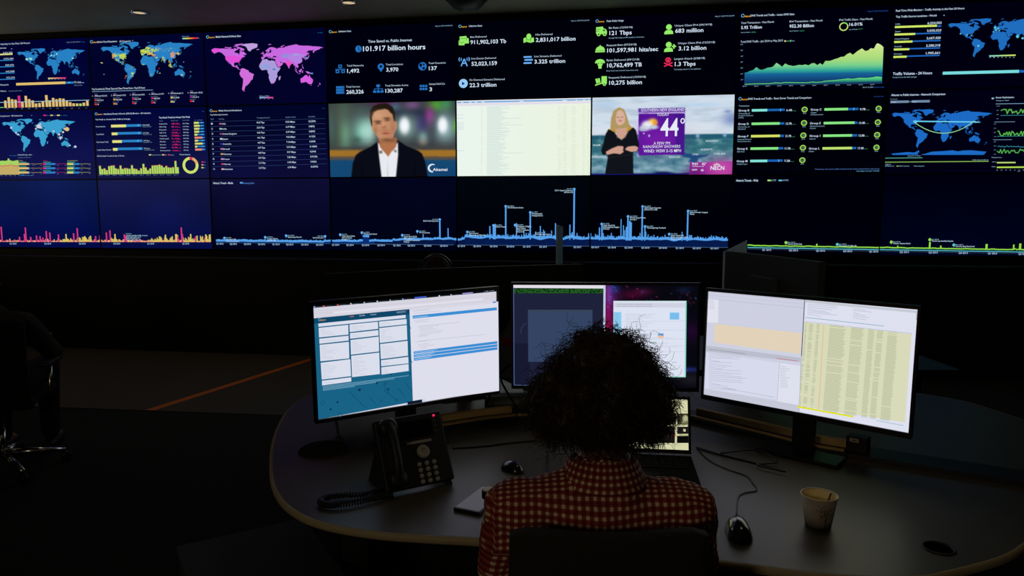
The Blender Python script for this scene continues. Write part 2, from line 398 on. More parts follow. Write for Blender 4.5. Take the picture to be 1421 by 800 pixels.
S.r(-150, 652, 204, 746, (196, 172, 104)); S.ln([(-100, 650), (0, 648), (30, 656), (60, 646), (95, 650), (110, 636), (140, 650), (200, 652)], 7, (215, 30, 90))
for g, (x, c_) in enumerate([(200, SAND), (458, (214, 40, 128)), (712, (205, 215, 110))]):
    S.t(x + 2, 600, x + (44 if g < 2 else 112), 8, ['Video', 'Image', 'Application'][g], c_)
    for k in range(3):
        y = 622 + k * 45; wsp = [(105, 118), (26, 128), (66, 128)][g]
        S.r(x, y - 13, x + 80, y - 6, (60, 160, 130)); S.r(x, y, x + wsp[0], y + 20, c_); S.r(x + wsp[0], y, x + wsp[1], y + 20, BLUE)
        S.ln([(x + 128 + j * 12, y + 8 + random.uniform(-3, 3)) for j in range(11)], 3.5, tuple(int(q * .8) for q in c_)); S.t(x + 145, y + 26, x + 165, 7, '24h', DIMT); S.t(x + 228, y + 24, x + 250, 7, 'now', DIMT)
S.r(225, 744, 260, 754, BLUE); S.t(262, 755, 356, 9, 'Latency by region', (90, 160, 220))
for k in range(6): S.t(20 + k * 48 - 60, 758, 40 + k * 48 - 60, 8, '12', DIMT)
# ---- column 2, top: attack map
S = PAN[(1, 0)]; Z(120, 40, 170, 1236)
logo(S, 38, 144, 28); S.t(110, 142, 310, 17, 'Global Cloud Reputation', b=.01); S.t(332, 136, 448, 17, 'All Categories', b=.01); S.p([(458, 117), (474, 116), (466, 126)], DIMT)
q = world_map(S, 157, 402, 2.59, 3.06, -0.045, BLUE)
rd = random.Random(3)
def speckle(lo0, lo1, la0, la1, n, cols, s0=1.8, s1=4.6, drop=0):
    for _ in range(n):
        lo, la = (lo0 + lo1) / 2 + rd.triangular(-.62, .62) * (lo1 - lo0), (la0 + la1) / 2 + rd.triangular(-.62, .62) * (la1 - la0); x, y = q(lo, la)
        a = rd.uniform(s0, s1); S.el(x, y, a * 1.3, a, rd.choice(cols), 7)
YY = [(205, 220, 60), (180, 215, 80), (225, 215, 60), (120, 200, 130)]; OO = [(230, 150, 80), (235, 120, 60), (220, 190, 80)]
speckle(-95, -72, 31, 45, 230, YY); speckle(-122, -95, 35, 48, 90, YY + [(70, 160, 200)]); speckle(-123, -117, 33, 46, 40, OO); speckle(-84, -80, 26, 31, 18, YY); speckle(-112, -98, 20, 31, 26, YY, 1.5, 3); speckle(-96, -75, 10, 20, 18, YY, 1.5, 3)
speckle(-8, 22, 43, 55, 260, YY); speckle(-9, 0, 37, 43, 40, YY); speckle(8, 30, 55, 62, 60, YY, 1.5, 4); speckle(22, 60, 46, 58, 90, YY, 1.5, 4); speckle(14, 40, 36, 46, 60, YY + OO, 2, 4); speckle(35, 48, 32, 38, 20, OO, 2, 4)
speckle(-48, -40, -26, -19, 26, YY, 2, 4); speckle(-60, -40, -35, -26, 14, YY, 1.5, 3); speckle(-65, -36, -10, 4, 10, YY, 1.5, 3); speckle(-72, -66, -35, -28, 6, OO, 2, 3.5)
speckle(108, 122, 22, 42, 80, OO + [(220, 160, 170)]); speckle(131, 142, 33, 39, 40, OO + YY); speckle(126, 129, 35, 38, 12, OO); speckle(70, 86, 10, 30, 40, YY, 1.5, 3.5); speckle(50, 60, 24, 28, 14, YY, 2, 4)
speckle(98, 108, -6, 12, 30, OO + YY, 1.5, 4); speckle(106, 114, -8, -6, 12, OO + YY, 1.5, 4); speckle(144, 152, -38, -30, 10, YY, 2, 3.5); speckle(20, 32, -34, -25, 6, YY, 1.5, 3); speckle(-5, 8, 4, 8, 8, YY, 2, 3)
speckle(60, 130, 40, 62, 40, YY, 1, 2.4)
for x, y, c_ in [(172, 348, YEL), (182, 352, YEL), (755, 406, (210, 40, 90)), (762, 454, YEL), (1000, 342, DIMT), (200, 466, DIMT), (412, 506, (230, 60, 60)), (1070, 440, DIMT)]: S.el(x, y, 7, 4, c_, 8)
S.t(985, 90, 1055, 9, 'Threat level', LBL)
for k in range(12): S.r(988 + k * 12.3, 100 - k * .5, 1001 + k * 12.3, 114 - k * .5, [(120, 200, 235), (150, 215, 190), (170, 215, 110), (200, 215, 80), (220, 200, 70), (230, 180, 70), (235, 150, 60), (240, 120, 60), (240, 90, 60), (235, 60, 60), (225, 40, 70), (225, 40, 70)][k])
S.t(1138, 106, 1155, 10, 'Hi', LBL)
S.t(78, 624, 614, 18, 'Top Countries by Threat Type and Client Threat Score - Past 24 Hours', b=.01); S.r(80, 637, 692, 644, (110, 140, 175))
for k, (x, y, n, a, b_, c1, c2) in enumerate([(82, 690, 'Brazil 25,312', '102,241', '4', (205, 60, 60), (200, 50, 50)), (270, 684, 'Canada 9,331', '48,293', '2', (215, 150, 80), (200, 130, 50)), (460, 678, 'Germany 8,201', '39,155', '10', (200, 40, 90), (215, 30, 50)), (652, 672, 'China 21,771', '48,252', '10', (200, 40, 110), (220, 30, 60)), (846, 664, 'Netherlands 7,1', '32,008', '8', (215, 190, 120), (210, 180, 100)), (1042, 658, 'Russia 18,22', '35,211', '10', (140, 50, 150), (220, 30, 50))]):
    S.t(x, y, x + 14, 14, '%d.' % (k + 1), LBL); S.r(x + 24, y - 14, x + 44, y - 1, (190, 150, 190)); S.t(x + 24, y - 22, x + 54, 8, 'Country', DIMT); S.t(x + 48, y, x + 150, 14, n, b=.01)
    S.t(x + 24, y + 22, x + 88, 8, 'Requests', DIMT); S.r(x + 24, y + 28, x + 46, y + 44, c1); S.t(x + 50, y + 44, x + 112, 14, a, b=.01)
    S.t(x + 24, y + 64, x + 80, 8, 'Max score', DIMT); S.r(x + 24, y + 70, x + 50, y + 86, c2); S.t(x + 52, y + 86, x + 66, 14, b_, b=.01)
# ---- column 2, middle
S = PAN[(1, 1)]; Z(125, 145, 175, 1333)
logo(S, 52, 112, 26); S.t(145, 110, 642, 16, 'Distributed Denial of Service (DDoS) Monitor - All Industries', b=.01); S.t(58, 168, 426, 14, 'This Week vs. Current Daily Traffic by Averages', b=.01); S.t(1184, 76, 1206, 7, 'live', BLUE)
for (y, s_, w, a, xe, n) in [(230, 'Total Attacks', 380, 510, 542, '18,942'), (312, 'Total DDoS', 290, 516, 546, '2,312 Gbps'), (394, 'Peak Attack Traffic', 335, 506, 552, '618 Mpps'), (476, 'Longest Attack Duration', 290, 530, 556, '74 hours')]:
    x = 222 + (y - 230) * .08; S.t(60 + (y - 230) * .07, y + 12, [162, 146, 196, 228][(y - 230) // 82], 13, s_)
    S.r(x, y - 14, w, y + 14, YEL); S.r(w, y - 18, xe, y + 8, BLUE); S.el(a, y - 8, 10, 9, (80, 170, 235)); S.t(xe + 14, y - 4, xe + 88 - (10 if y > 300 else 0), 13, n); S.t(xe + 14, y + 10, xe + 106 + (20 if y > 400 else 0), 7, 'average last week', LBL)
S.t(730, 148, 1058, 17, 'Top Attack Trends by Industry This Week', b=.02); S.t(732, 180, 770, 9, 'Vertical', DIMT); S.t(854, 176, 930, 8, 'Attack trend', DIMT); S.t(978, 172, 1050, 8, 'Attack Traffic', DIMT); S.t(1100, 170, 1188, 8, 'vs. average', DIMT)
names = ['Financial Svcs', 'Gaming', 'Retail', 'High Tech', 'Hospitality', 'Manufacturing &', 'Media', 'Business', 'Software', 'Pharmaceutical']
for k in range(10):
    y = 200 + k * 31.4; S.t(732 + k * 1.6, y + 12, 732 + k * 1.6 + [86, 72, 70, 68, 76, 94, 62, 62, 62, 104][k], 11, names[k])
    for j in range(12):
        a = rd.choice([0, 4, 10, 14]) * (1 if j < 9 else .5); S.r(862 + k + j * 8, y + 12 - a - 2, 868 + k + j * 8, y + 12, (205, 36, 110))
    S.t(980 + k * 1.6, y + 8, 1046, 11, '%d.%d Mbps' % (rd.randint(100, 900), rd.randint(0, 9)))
    w = [50, 60, 54, 50, 30, 80, 34, 82, 22, 70][k]; x = 1098 + k * 1.8
    S.r(x, y - 14, x + w, y + 6, (232, 140, 120) if k in (5, 9) else (214, 220, 110)); S.r(x + w, y - 14, x + 106, y + 2, BLUE); S.el(x + 82, y - 6, 6, 6, (90, 180, 240))
S.t(80, 554, 366, 14, 'DDoS Attack Trends by Past 3 Weeks'); S.t(948, 538, 1062, 14, 'Threat Attacks')
for x, c_, s_, w in [(625, YEL, 'Connection flood', 648), (762, SAND, 'GRE', 786), (826, PINK, 'Volume', 846)]:
    S.r(x, 528, w, 540, c_); S.t(w + 3, 540, w + (100 if w == 648 else 44 if w > 800 else 26), 10, s_, LBL)
hh = [88, 50, 60, 42, 80, 88, 90, 56, 52, 88, 50, 60, 58, 50, 90, 54, 46, 32, 56, 100, 64, 34, 50, 84, 86, 84, 92, 82, 60, 78, 62, 56, 64, 130, 60]
for k, h_ in enumerate(hh):
    x = 98 + k * 24.2; yb = 742 - k * .3; S.r(x, yb - h_, x + 20, yb, (180, 215, 100)); S.r(x, yb - h_ - 6, x + 20, yb - h_, (215, 80, 90) if k % 3 != 1 else (180, 215, 100))
for k in range(12): S.t(98 + k * 72, 754 - k * .4, 140 + k * 72, 8, 'May %d' % (k + 4), DIMT)
S.ring(1066, 645, 84, 88, 28, (205, 225, 110), 75, 355); S.ring(1066, 645, 84, 88, 28, (222, 175, 100), 20, 76); S.ring(1066, 645, 84, 88, 28, (220, 50, 100), -5, 20)
for k, c_ in enumerate([(220, 50, 100), (222, 165, 120), (205, 225, 110)]): S.r(1182, 604 + k * 30, 1202, 616 + k * 30, c_); S.t(1206, 616 + k * 30, 1226, 9, ['7%', '9%', '84%'][k], DIMT)
# ---- column 3, top: pink and lilac world map
S = PAN[(2, 0)]; Z(280, 30, 180, 1200)
logo(S, 42, 154, 26); S.t(130, 150, 362, 17, 'Media Network Delivery Stats', b=.015); S.t(1074, 107, 1118, 8, 'live now', BLUE)
PK = (205, 90, 220); LI = (190, 150, 225); HOT = (225, 80, 215)
q = world_map(S, 98, 476, 2.888, 3.2, -0.022, (200, 105, 225), {'gl': (190, 160, 220), 'af': (172, 155, 220), 'sa': (210, 110, 220), 'madagascar': LI, 'iceland': LI, 'uk': (205, 100, 220), 'au': (215, 95, 225), 'cuba': (60, 120, 160), 'japan': (195, 100, 200)})
S.p([q(*a) for a in [(-124, 48), (-95, 49), (-83, 45), (-74, 45), (-67, 45), (-70, 42), (-76, 36), (-81, 31.5), (-80, 26), (-83, 29.5), (-90, 29), (-95, 29), (-97.5, 26), (-104, 30), (-110, 31.5), (-117, 32.5), (-121, 35), (-124, 40)]], HOT)
S.p([q(*a) for a in [(-168, 66), (-156, 71.3), (-141, 69.8), (-141, 60), (-150, 60.5), (-160, 57), (-164, 61)]], HOT)
S.p([q(*a) for a in [(75, 40), (88, 49), (97, 42), (115, 45), (120, 50), (130, 47), (131, 42.5), (125, 40), (119, 38.5), (121, 31), (119, 26), (108, 22), (98, 25), (92, 28), (80, 31)]], (180, 130, 225))
S.p([q(*a) for a in [(88, 49), (98, 52), (115, 50), (115, 45), (97, 43)]], (165, 150, 225))
S.p([q(*a) for a in [(50, 46), (60, 50), (75, 52), (86, 48), (75, 40), (64, 38), (56, 42)]], (150, 140, 220))
S.p([q(*a) for a in [(68, 24.5), (75, 34), (80, 30), (88, 26), (88, 22), (80, 15), (77.5, 8.5), (73, 17), (70, 21)]], (230, 85, 200))
S.p([q(*a) for a in [(36, 29), (45, 30), (52, 24), (58, 22), (54, 17), (44, 13.5)]], (205, 110, 215))
S.p([q(*a) for a in [(24, 9), (34, 9), (34, 4), (28, 4)]], (60, 130, 180)); S.p([q(*a) for a in [(17, -30), (32, -26), (30, -32), (20, -34)]], (210, 130, 220))
S.p([q(*a) for a in [(-14, 18), (0, 23), (15, 22), (20, 10), (5, 8), (-12, 9)]], (150, 160, 220)); S.el(965, 335, 14, 8, (70, 150, 200), 10); S.el(1020, 480, 12, 8, (70, 140, 200), 10)
S.t(535, 694, 625, 9, 'Delivery Gbps', LBL)
for k in range(12): S.r(535 + k * 10.5, 698, 546 + k * 10.5, 710, lerp((120, 190, 235), (235, 60, 150), k / 11))
for k in range(4): S.t(537 + k * 38, 719, 550 + k * 38, 7, ['0', '10', '50', '99'][k], DIMT)
# ---- column 3, middle: ranking table
S = PAN[(2, 1)]; Z(285, 140, 175, 1273)
logo(S, 45, 112, 26); S.t(136, 108, 368, 16, 'Media Network Breakdown', b=.01); S.t(48, 148, 226, 13, 'Top Performing Countries', b=.01); S.t(1184, 78, 1204, 7, 'live', BLUE)
for x, x1, y, s_ in [(54, 88, 190, 'Rank'), (136, 190, 189, 'Country'), (520, 650, 178, 'Throughput Delivered'), (808, 912, 171, 'Avg Bitrate Mbps'), (1042, 1112, 166, 'Rebuffer')]: S.t(x, y, x1, 11, s_, DIMT)
cn = ['USA', 'India', 'United Kingdom', 'Japan', 'Australia', 'Brazil', 'Germany', 'France', 'Norway', 'Netherlands']; cx1 = [206, 216, 318, 230, 262, 246, 264, 246, 258, 278]
for k in range(10):
    y = 240 + k * 50.9; d = k * 2.6; S.t(58 + d, y, 74 + d, 16, str(k + 1)); S.r(140 + d, y - 15, 164 + d, y, [(190, 90, 130), (150, 200, 190), (150, 60, 120), (210, 210, 230), (50, 50, 200), (190, 110, 170), (200, 160, 100), (190, 140, 210), (190, 60, 110), (220, 170, 190)][k])
    S.t(168 + d, y, cx1[k], 14, cn[k], b=.02); S.t(518 + d, y - 12, 596 + d * .6, 16, ['45.27 Tbps', '22.33 Tbps', '5.06 Tbps', '4.61 Tbps', '4.07 Tbps', '3.27 Tbps', '4.08 Tbps', '3.33 Tbps', '2.12 Tbps', '2.10 Tbps'][k], b=.02)
    S.t(810 + d, y - 19, 904 + d * .6, 16, '%d.%02d Mbps' % (rd.randint(3, 9), rd.randint(10, 99)), b=.02); S.t(1042 + d, y - 24, (1114 if k in (0, 5, 7, 9) else 1102) + d, 17, '0.%03d%%' % rd.randint(100, 999), b=.02)
    S.ln([(50 + d, y + 20 - 51), (620, y + 20 - 51 - 12), (1205 + d, y + 20 - 51 - 30)], 3, (46, 66, 110))
# ---- column 4, top: lifetime statistics
S = PAN[(3, 0)]; Z(450, 30, 190, 1382)
logo(S, 48, 114, 27); S.t(145, 108, 272, 17, 'Lifetime Stats', b=.01); S.t(1122, 52, 1292, 12, 'May 21, 2019 9:41:05 AM', LBL)
S.t(442, 214, 886, 27, 'Time Saved vs. Public Internet', b=.01); S.t(392, 300, 1020, 50, '101.917 billion hours', (215, 232, 250), .012)
IB = (36, 112, 190)
S.el(346, 276, 32, 34, IB); S.ln([(346, 252), (346, 278), (362, 290)], 6, (2, 4, 20))
for x, y, x1, a, x2, b_ in [(228, 455, 398, 'Total Networks', 354, '1,492'), (622, 443, 794, 'Total Locations', 748, '3,970'), (1052, 429, 1226, 'Total Countries', 1138, '137'), (220, 668, 362, 'Total Servers', 398, '260,326'), (614, 656, 848, 'Total Domains Active', 794, '130,287'), (1058, 641, 1218, 'Global NOCCs', 1088, '3')]:
    S.t(x, y, x1, 18, a); S.t(x + 4, y + 62, x2, 38, b_, (215, 232, 250), .015)
for x, y in [(160, 452), (134, 505), (190, 503)]: S.r(x - 18, y - 16, x + 18, y + 16, IB); S.r(x - 9, y - 8, x + 9, y + 6, (2, 4, 18))
S.r(112, 480, 212, 486, IB); S.r(157, 466, 164, 484, IB)
S.el(572, 455, 32, 32, IB); S.p([(544, 470), (600, 468), (574, 510)], IB); S.el(572, 454, 13, 13, (2, 3, 14))
S.el(992, 452, 42, 42, IB); S.p([(960, 430), (978, 420), (990, 440), (976, 462), (962, 450)], (2, 5, 22)); S.p([(998, 420), (1014, 430), (1008, 446), (996, 440)], (2, 5, 22)); S.p([(984, 470), (1004, 458), (1020, 466), (1004, 488)], (2, 5, 22))
for k in range(3): S.r(120, 654 + k * 27, 202, 676 + k * 27, IB); S.el(190, 664 + k * 27, 4, 4, (4, 20, 60))
S.r(526, 636, 562, 662, IB); S.r(541, 660, 547, 700, IB); S.r(504, 678, 592, 684, IB); S.r(504, 680, 510, 700, IB); S.r(586, 678, 592, 700, IB)
for k in range(3): S.r(494 + k * 37, 698 - k, 524 + k * 37, 720 - k, IB)
for k in range(3):
    for j in range(2): S.r(964 + k * 27, 640 + j * 30, 986 + k * 27, 662 + j * 30, IB)
# ---- column 5, top
S = PAN[(4, 0)]; Z(625, 20, 205, 1367)
logo(S, 76, 122, 26); S.t(172, 116, 294, 16, 'Lifetime Stats', b=.01); S.t(1118, 66, 1284, 11, 'May 21, 2019 9:41:05 AM', LBL)
LG = (150, 235, 105); SB = (105, 175, 250)
for x, y, x1, a, x2, b_ in [(184, 218, 334, 'Bits Delivered', 516, '911,902,103 Tb'), (788, 196, 944, 'Hits Delivered', 1158, '2,831,017 billion'), (194, 418, 422, 'Live Events Delivered', 432, '52,023,159'), (776, 398, 1028, 'Live Streams Delivered', 1062, '3.325 trillion'), (176, 616, 502, 'On Demand Streams Delivered', 426, '22.3 trillion')]:
    S.t(x, y, x1, 17, a); S.t(x + 2, y + 58, x2, 36, b_, (215, 232, 250), .013)
S.p([(86, 206), (148, 200), (150, 214), (170, 224), (172, 268), (132, 270), (130, 286), (78, 286), (76, 246), (86, 242)], LG); S.ln([(78, 250), (104, 268), (130, 248)], 4, (60, 120, 40)); S.ln([(88, 226), (150, 222), (150, 240)], 4, (60, 120, 40))
S.p([(676, 222), (704, 212), (740, 222), (772, 212), (774, 254), (742, 264), (708, 254), (678, 264)], LG); S.el(726, 204, 22, 26, LG); S.ln([(704, 214), (704, 254)], 4, (60, 130, 40)); S.ln([(742, 222), (742, 262)], 4, (60, 130, 40)); S.ring(726, 206, 27, 32, 4, (50, 110, 40), 95, 265)
S.ln([(100, 480), (128, 412), (156, 480)], 11, SB); S.r(112, 448, 146, 458, SB); S.ring(128, 416, 32, 24, 7, SB, 55, 125); S.ring(128, 416, 32, 24, 7, SB, 235, 305); S.ring(128, 416, 52, 36, 8, SB, 58, 122); S.ring(128, 416, 52, 36, 8, SB, 238, 302)
S.r(678, 388, 752, 403, SB); S.r(686, 415, 762, 430, SB); S.r(678, 444, 752, 459, SB)
S.el(120, 640, 41, 42, (150, 205, 250)); S.p([(108, 624), (136, 640), (108, 657)], (4, 30, 90))
# ---- column 6, top
S = PAN[(5, 0)]; Z(810, 15, 220, 1421)
logo(S, 108, 104, 26); S.t(206, 100, 358, 16, 'Peak Daily Usage', b=.01); S.t(1178, 56, 1348, 11, 'May 21, 2019 9:41:05 AM', LBL)
for x, y, x1, a, x2, b_ in [(226, 162, 438, 'Bit Rate (12/03/18)', 430, '121 Tbps'), (206, 318, 474, 'Request Rate (07/24/18)', 666, '101,597,981 hits/sec'), (206, 452, 498, 'Bytes Delivered (09/12/18)', 520, '10,762,499 TB'), (224, 608, 556, 'Requests Delivered (10/04/18)', 522, '10,275 billion'), (816, 142, 1150, 'Unique Client IPv4 (04/14/18)', 1072, '683 million'), (846, 300, 1176, 'Unique Client IPv6 (12/22/18)', 1098, '3.12 billion'), (812, 440, 1086, 'Largest Attack (2/28/18)', 1002, '1.3 Tbps')]:
    S.t(x, y, x1, 17, a); S.t(x + 4, y + 56, x2, 36, b_, (215, 232, 250), .013)
for x, y, x1, s_ in [(226, 250, 542, 'Enough HD video to fill a stadium of screens'), (204, 544, 490, 'Every book ever printed, many times over'), (810, 532, 1048, 'The largest attack on our platform')]: S.t(x, y, x1, 11, s_, LBL)
S.p([(112, 148), (172, 142), (178, 158), (200, 166), (208, 184), (208, 206), (118, 212), (110, 200)], LG); S.el(134, 212, 17, 16, LG); S.el(188, 210, 17, 16, LG); S.el(134, 212, 7, 7, (20, 60, 10)); S.el(188, 210, 7, 7, (20, 60, 10)); S.ln([(104, 168), (150, 166)], 4, (40, 90, 20)); S.ln([(104, 184), (140, 182)], 4, (40, 90, 20)); S.p([(172, 166), (190, 170), (196, 182), (174, 184)], (40, 100, 30))
S.ring(148, 358, 42, 40, 40, LG, -90, 90); S.r(104, 362, 190, 374, LG); S.r(142, 310, 154, 320, LG)
S.ring(146, 466, 44, 32, 32, LG, -100, 100); S.p([(118, 466), (176, 464), (160, 500), (160, 518), (132, 519), (132, 500)], LG); S.el(132, 472, 5, 5, (30, 70, 20)); S.el(160, 471, 5, 5, (30, 70, 20))
S.r(160, 588, 208, 656, LG); S.el(186, 658, 15, 15, LG); S.el(186, 658, 6, 6, (30, 80, 20)); S.p([(102, 662), (172, 640), (172, 650), (104, 674)], LG); S.p([(104, 612), (144, 604), (150, 642), (114, 652)], LG); S.ln([(124, 612), (132, 624)], 4, (40, 90, 20))
S.el(764, 146, 26, 25, LG); S.p([(722, 212), (724, 190), (744, 174), (784, 172), (800, 186), (802, 208)], LG)
S.el(762, 304, 26, 25, LG); S.p([(720, 370), (722, 348), (742, 332), (782, 330), (798, 344), (800, 366)], LG); S.r(790, 314, 828, 326, LG); S.r(803, 300, 815, 340, LG)
RD = (228, 40, 84); S.el(757, 440, 26, 22, RD); S.r(744, 456, 772, 466, RD); S.el(748, 440, 5, 5, (40, 0, 10)); S.el(766, 439, 5, 5, (40, 0, 10)); S.ln([(720, 468), (796, 498)], 11, RD); S.ln([(720, 500), (796, 464)], 11, RD)
# ---- column 7, top: area chart
S = PAN[(6, 0)]; Z(1015, 5, 225, 1421)
logo(S, 86, 119, 28); S.t(168, 114, 550, 17, 'DNS Trends and Traffic - Latest DNS Stats', b=.01); S.t(1194, 74, 1370, 10, 'May 21 2019 9:41:05 AM', (40, 90, 180))
for x, y, x1, a, x2, b_ in [(84, 178, 372, 'Total Transactions - Past Month', 266, '5.95 Trillion'), (508, 166, 798, 'IPv4 Transactions - Past Month', 722, '952.30 Billion')]:
    S.t(x, y, x1, 17, a); S.t(x, y + 46, x2, 27, b_, (215, 232, 250), .012); S.t(x, y + 80, x + 78, 9, 'Past 12 Months', LBL); S.t(x + 84, y + 78, x + 130, 9, '+28.4%', (60, 170, 120))
S.t(944, 152, 1236, 17, 'IPv6 Traffic Share - Past Month'); S.t(1032, 196, 1148, 27, '16.01%', (215, 232, 250), .012); S.ring(984, 202, 40, 38, 10, (190, 220, 110)); S.ring(984, 202, 40, 38, 10, (120, 220, 110), 0, 60); S.t(1032, 232, 1104, 9, 'Past 12 Months', LBL); S.t(1108, 228, 1148, 9, '+2.1%', (60, 170, 120))
S.t(80, 344, 450, 18, 'Total DNS Traffic - Jan 2014 to May 2019'); S.el(470, 329, 8, 7, YEL); S.t(482, 334, 506, 9, 'IPv4', LBL); S.el(518, 327, 8, 7, (80, 210, 110)); S.t(530, 332, 552, 9, 'IPv6', LBL)
top = [(116, 606), (136, 604), (160, 592), (190, 584), (218, 558), (246, 578), (266, 582), (290, 574), (318, 563), (344, 560), (366, 552), (394, 520), (412, 530), (444, 554), (470, 526), (500, 540), (546, 548), (590, 538), (622, 540), (648, 534), (676, 542), (704, 524), (728, 523), (752, 540), (776, 523), (800, 538), (824, 502), (850, 504), (872, 500), (906, 487), (932, 480), (958, 468), (986, 466), (1012, 444), (1040, 432), (1064, 450), (1100, 420), (1144, 393), (1172, 416), (1194, 413), (1222, 391), (1248, 396), (1272, 352), (1284, 349), (1310, 362), (1332, 382)]
base = lambda x: 712 - (x - 116) * 0.012
def grad_cols(S, pts, basef, stops, shrink=0.0):
    P = []; K = []; F = []
    for i, (x, y) in enumerate(pts):
        yb = basef(x); xb = x - shrink * (yb - y)
        for j in range(len(stops)):
            yy = stops[j][0] + 0 * x; yy = max(y, min(yb, yy - (x - 116) * 0.012)) if j else y
            if j == len(stops) - 1: yy = yb
            t_ = 0; y_ = yy + (x - 116) * 0.012
            for (a, ca), (b_, cb) in zip(stops, stops[1:]):
                if a <= y_ <= b_: col = lerp(ca, cb, (y_ - a) / (b_ - a)); break
            else: col = stops[0][1] if y_ < stops[0][0] else stops[-1][1]
            P.append(S.local(xb + shrink * (yb - yy) * 1.0, yy)); K.append(col)
    n = len(stops)
    for i in range(len(pts) - 1):
        for j in range(n - 1): F.append((i * n + j, i * n + j + 1, (i + 1) * n + j + 1, (i + 1) * n + j))
    S.add(P, K, F)
grad_cols(S, top, base, [(345, (222, 240, 170)), (430, (190, 225, 130)), (500, (165, 218, 125)), (550, (120, 208, 140)), (590, (50, 170, 150)), (622, (22, 98, 150)), (665, (18, 72, 124)), (714, (12, 42, 86))], 0.04)
low = [(116, 708), (200, 704), (330, 702), (390, 694), (430, 698), (470, 692), (560, 693), (660, 694), (710, 688), (740, 691), (790, 688), (820, 680), (900, 674), (960, 668), (1020, 660), (1060, 664), (1120, 654), (1180, 656), (1240, 650), (1272, 642), (1318, 648)]
grad_cols(S, low, lambda x: 712 - (x - 116) * 0.022, [(600, (130, 235, 130)), (668, (80, 205, 130)), (700, (24, 100, 110)), (722, (10, 45, 80))])
S.ln(low, 5, (110, 225, 110)); S.ln([(116, 716), (1324, 698)], 4, (50, 80, 130))
for k in range(7): S.t(84 - k * 0 - 4, 364 + k * 51.5, 102, 9, ['6T', '5T', '4T', '3T', '2T', '1T', '.5T'][k], LBL)
for k in range(12): S.t(96 + k * 101.8, 730 - k * 1.4, 132 + k * 101.8, 8, '20%d' % (14 + k // 2), LBL)
S.t(1150, 740, 1244, 10, 'IPv4 Traffic', LBL); S.t(1248, 738, 1336, 9, 'Updated monthly', (50, 90, 190))
# ---- column 7, middle: groups
S = PAN[(6, 1)]; Z(1015, 125, 225, 1385)
logo(S, 62, 87, 26); S.t(142, 84, 682, 16, 'DNS Trends and Traffic - Root Server Trends and Comparison', b=.01); S.t(1218, 60, 1296, 8, 'live feed 9:41', (40, 90, 180)); S.t(62, 142, 152, 12, 'Transactions', LBL)
rowsd = [(60, 184, 'Group B', 174, 306, 420, 456, '6.4B', 625, 'University of;Southern California;(USC)'), (676, 176, 'Group C', 794, 996, 1046, 1084, '9.7B', 1257, 'Cogent;Communications'), (56, 299, 'Group D', 172, 412, 0, 452, '12.7B', 620, 'University of;Maryland'), (670, 293, 'Group E', 788, 1052, 0, 1078, '13.4B', 1250, 'NASA Ames Research;Center'), (52, 405, 'Group F', 167, 414, 0, 448, '21.7B', 614, 'Internet Systems;Consortium Inc.'), (666, 401, 'Group I', 782, 1030, 0, 1074, '12.8B', 1244, 'Netnod'), (48, 511, 'Group K', 163, 400, 0, 442, '11.9B', 610, 'RIPE NCC'), (660, 509, 'Group L', 777, 1030, 0, 1066, '17.3B', 1238, 'ICANN'), (44, 617, 'Group M', 160, 306, 404, 438, '7.2B', 605, 'WIDE Project')]
for k, (x, y, g, a, w, d, e, n, rx, sub) in enumerate(rowsd):
    S.t(x, y, x + 92, 17, g, b=.015); col = (130, 225, 215) if k in (0, 8) else ((214, 222, 100) if k == 4 else ((190, 225, 110) if k == 7 else (135, 228, 130)))
    S.r(a, y - 20, w, y + 1, col); S.r(w, y - 22, e, y - 3, (28, 96, 175))
    if d: S.r(d - 5, y - 23, d + 5, y - 3, (80, 160, 230))
    S.t(e + 12, y - 3, e + 62, 17, n, b=.02); S.t(e + 66, y - 2, e + 94, 7, '+3.1%', (70, 180, 110))
    S.ring(rx, y - 17, 26, 24, 9, (165, 215, 90)); S.ring(rx, y - 17, 15, 13, 4, (40, 120, 60)); S.t(rx - 9, y - 13, rx + 9, 8, 'v4', (170, 215, 220)); S.t(rx - 14, y + 20, rx + 14, 8, 'IPv6', LBL)
    for j, s_ in enumerate(sub.split(';')): S.t(x, y + 22 + j * 18, x + min(125, 7 * len(s_) + 8), 10, s_, LBL)
S.t(712, 682, 1262, 10, 'Comparing root server traffic is shown by the totals received from each group', (90, 130, 200)); S.t(1066, 697, 1260, 10, 'Averages are per month', (110, 180, 215))
# ---- column 8, top
S = PAN[(7, 0)]; Z(1225, 0, 196, 1254)
S.t(116, 104, 722, 18, 'Real Time Web Monitor - Traffic Activity in the Past 24 Hours', b=.01); S.t(116, 158, 476, 18, 'Top Traffic Source Locations - World', b=.01); S.p([(536, 134), (552, 133), (544, 142)], LBL)
for k, (n, v, w) in enumerate([('India', '6,254,055', 480), ('Japan', '3,035,023', 288), ('United Kingdom', '2,667,420', 264), ('Australia', '2,280,318', 236), ('Germany', '1,905,661', 212)]):
    y = 232 + k * 66.5; x = 108 - k * 3.4; S.t(x + 4, y - 12, x + [46, 52, 132, 70, 76][k], 13, n, LBL); S.t([396, 392, 388, 384, 382][k], y - 16, 522 - k * 4, 20, v, b=.02)
    S.r(x, y, w, y + 18, (205, 228, 100)); S.r(w, y - 4 - (k == 0) * 2, 520 - k * 4, y + 8, (30, 98, 185))
world_map(S, 567, 384, 2.573, 2.46, -0.045, (32, 108, 190))
for x, y, a in [(996, 246, 11), (1006, 266, 9), (1024, 254, 9), (1034, 272, 6), (980, 284, 6), (1196, 324, 14), (746, 312, 7), (786, 316, 6), (690, 300, 7), (848, 408, 10), (1240, 340, 10)]: S.el(x, y, a, a, (90, 195, 225))
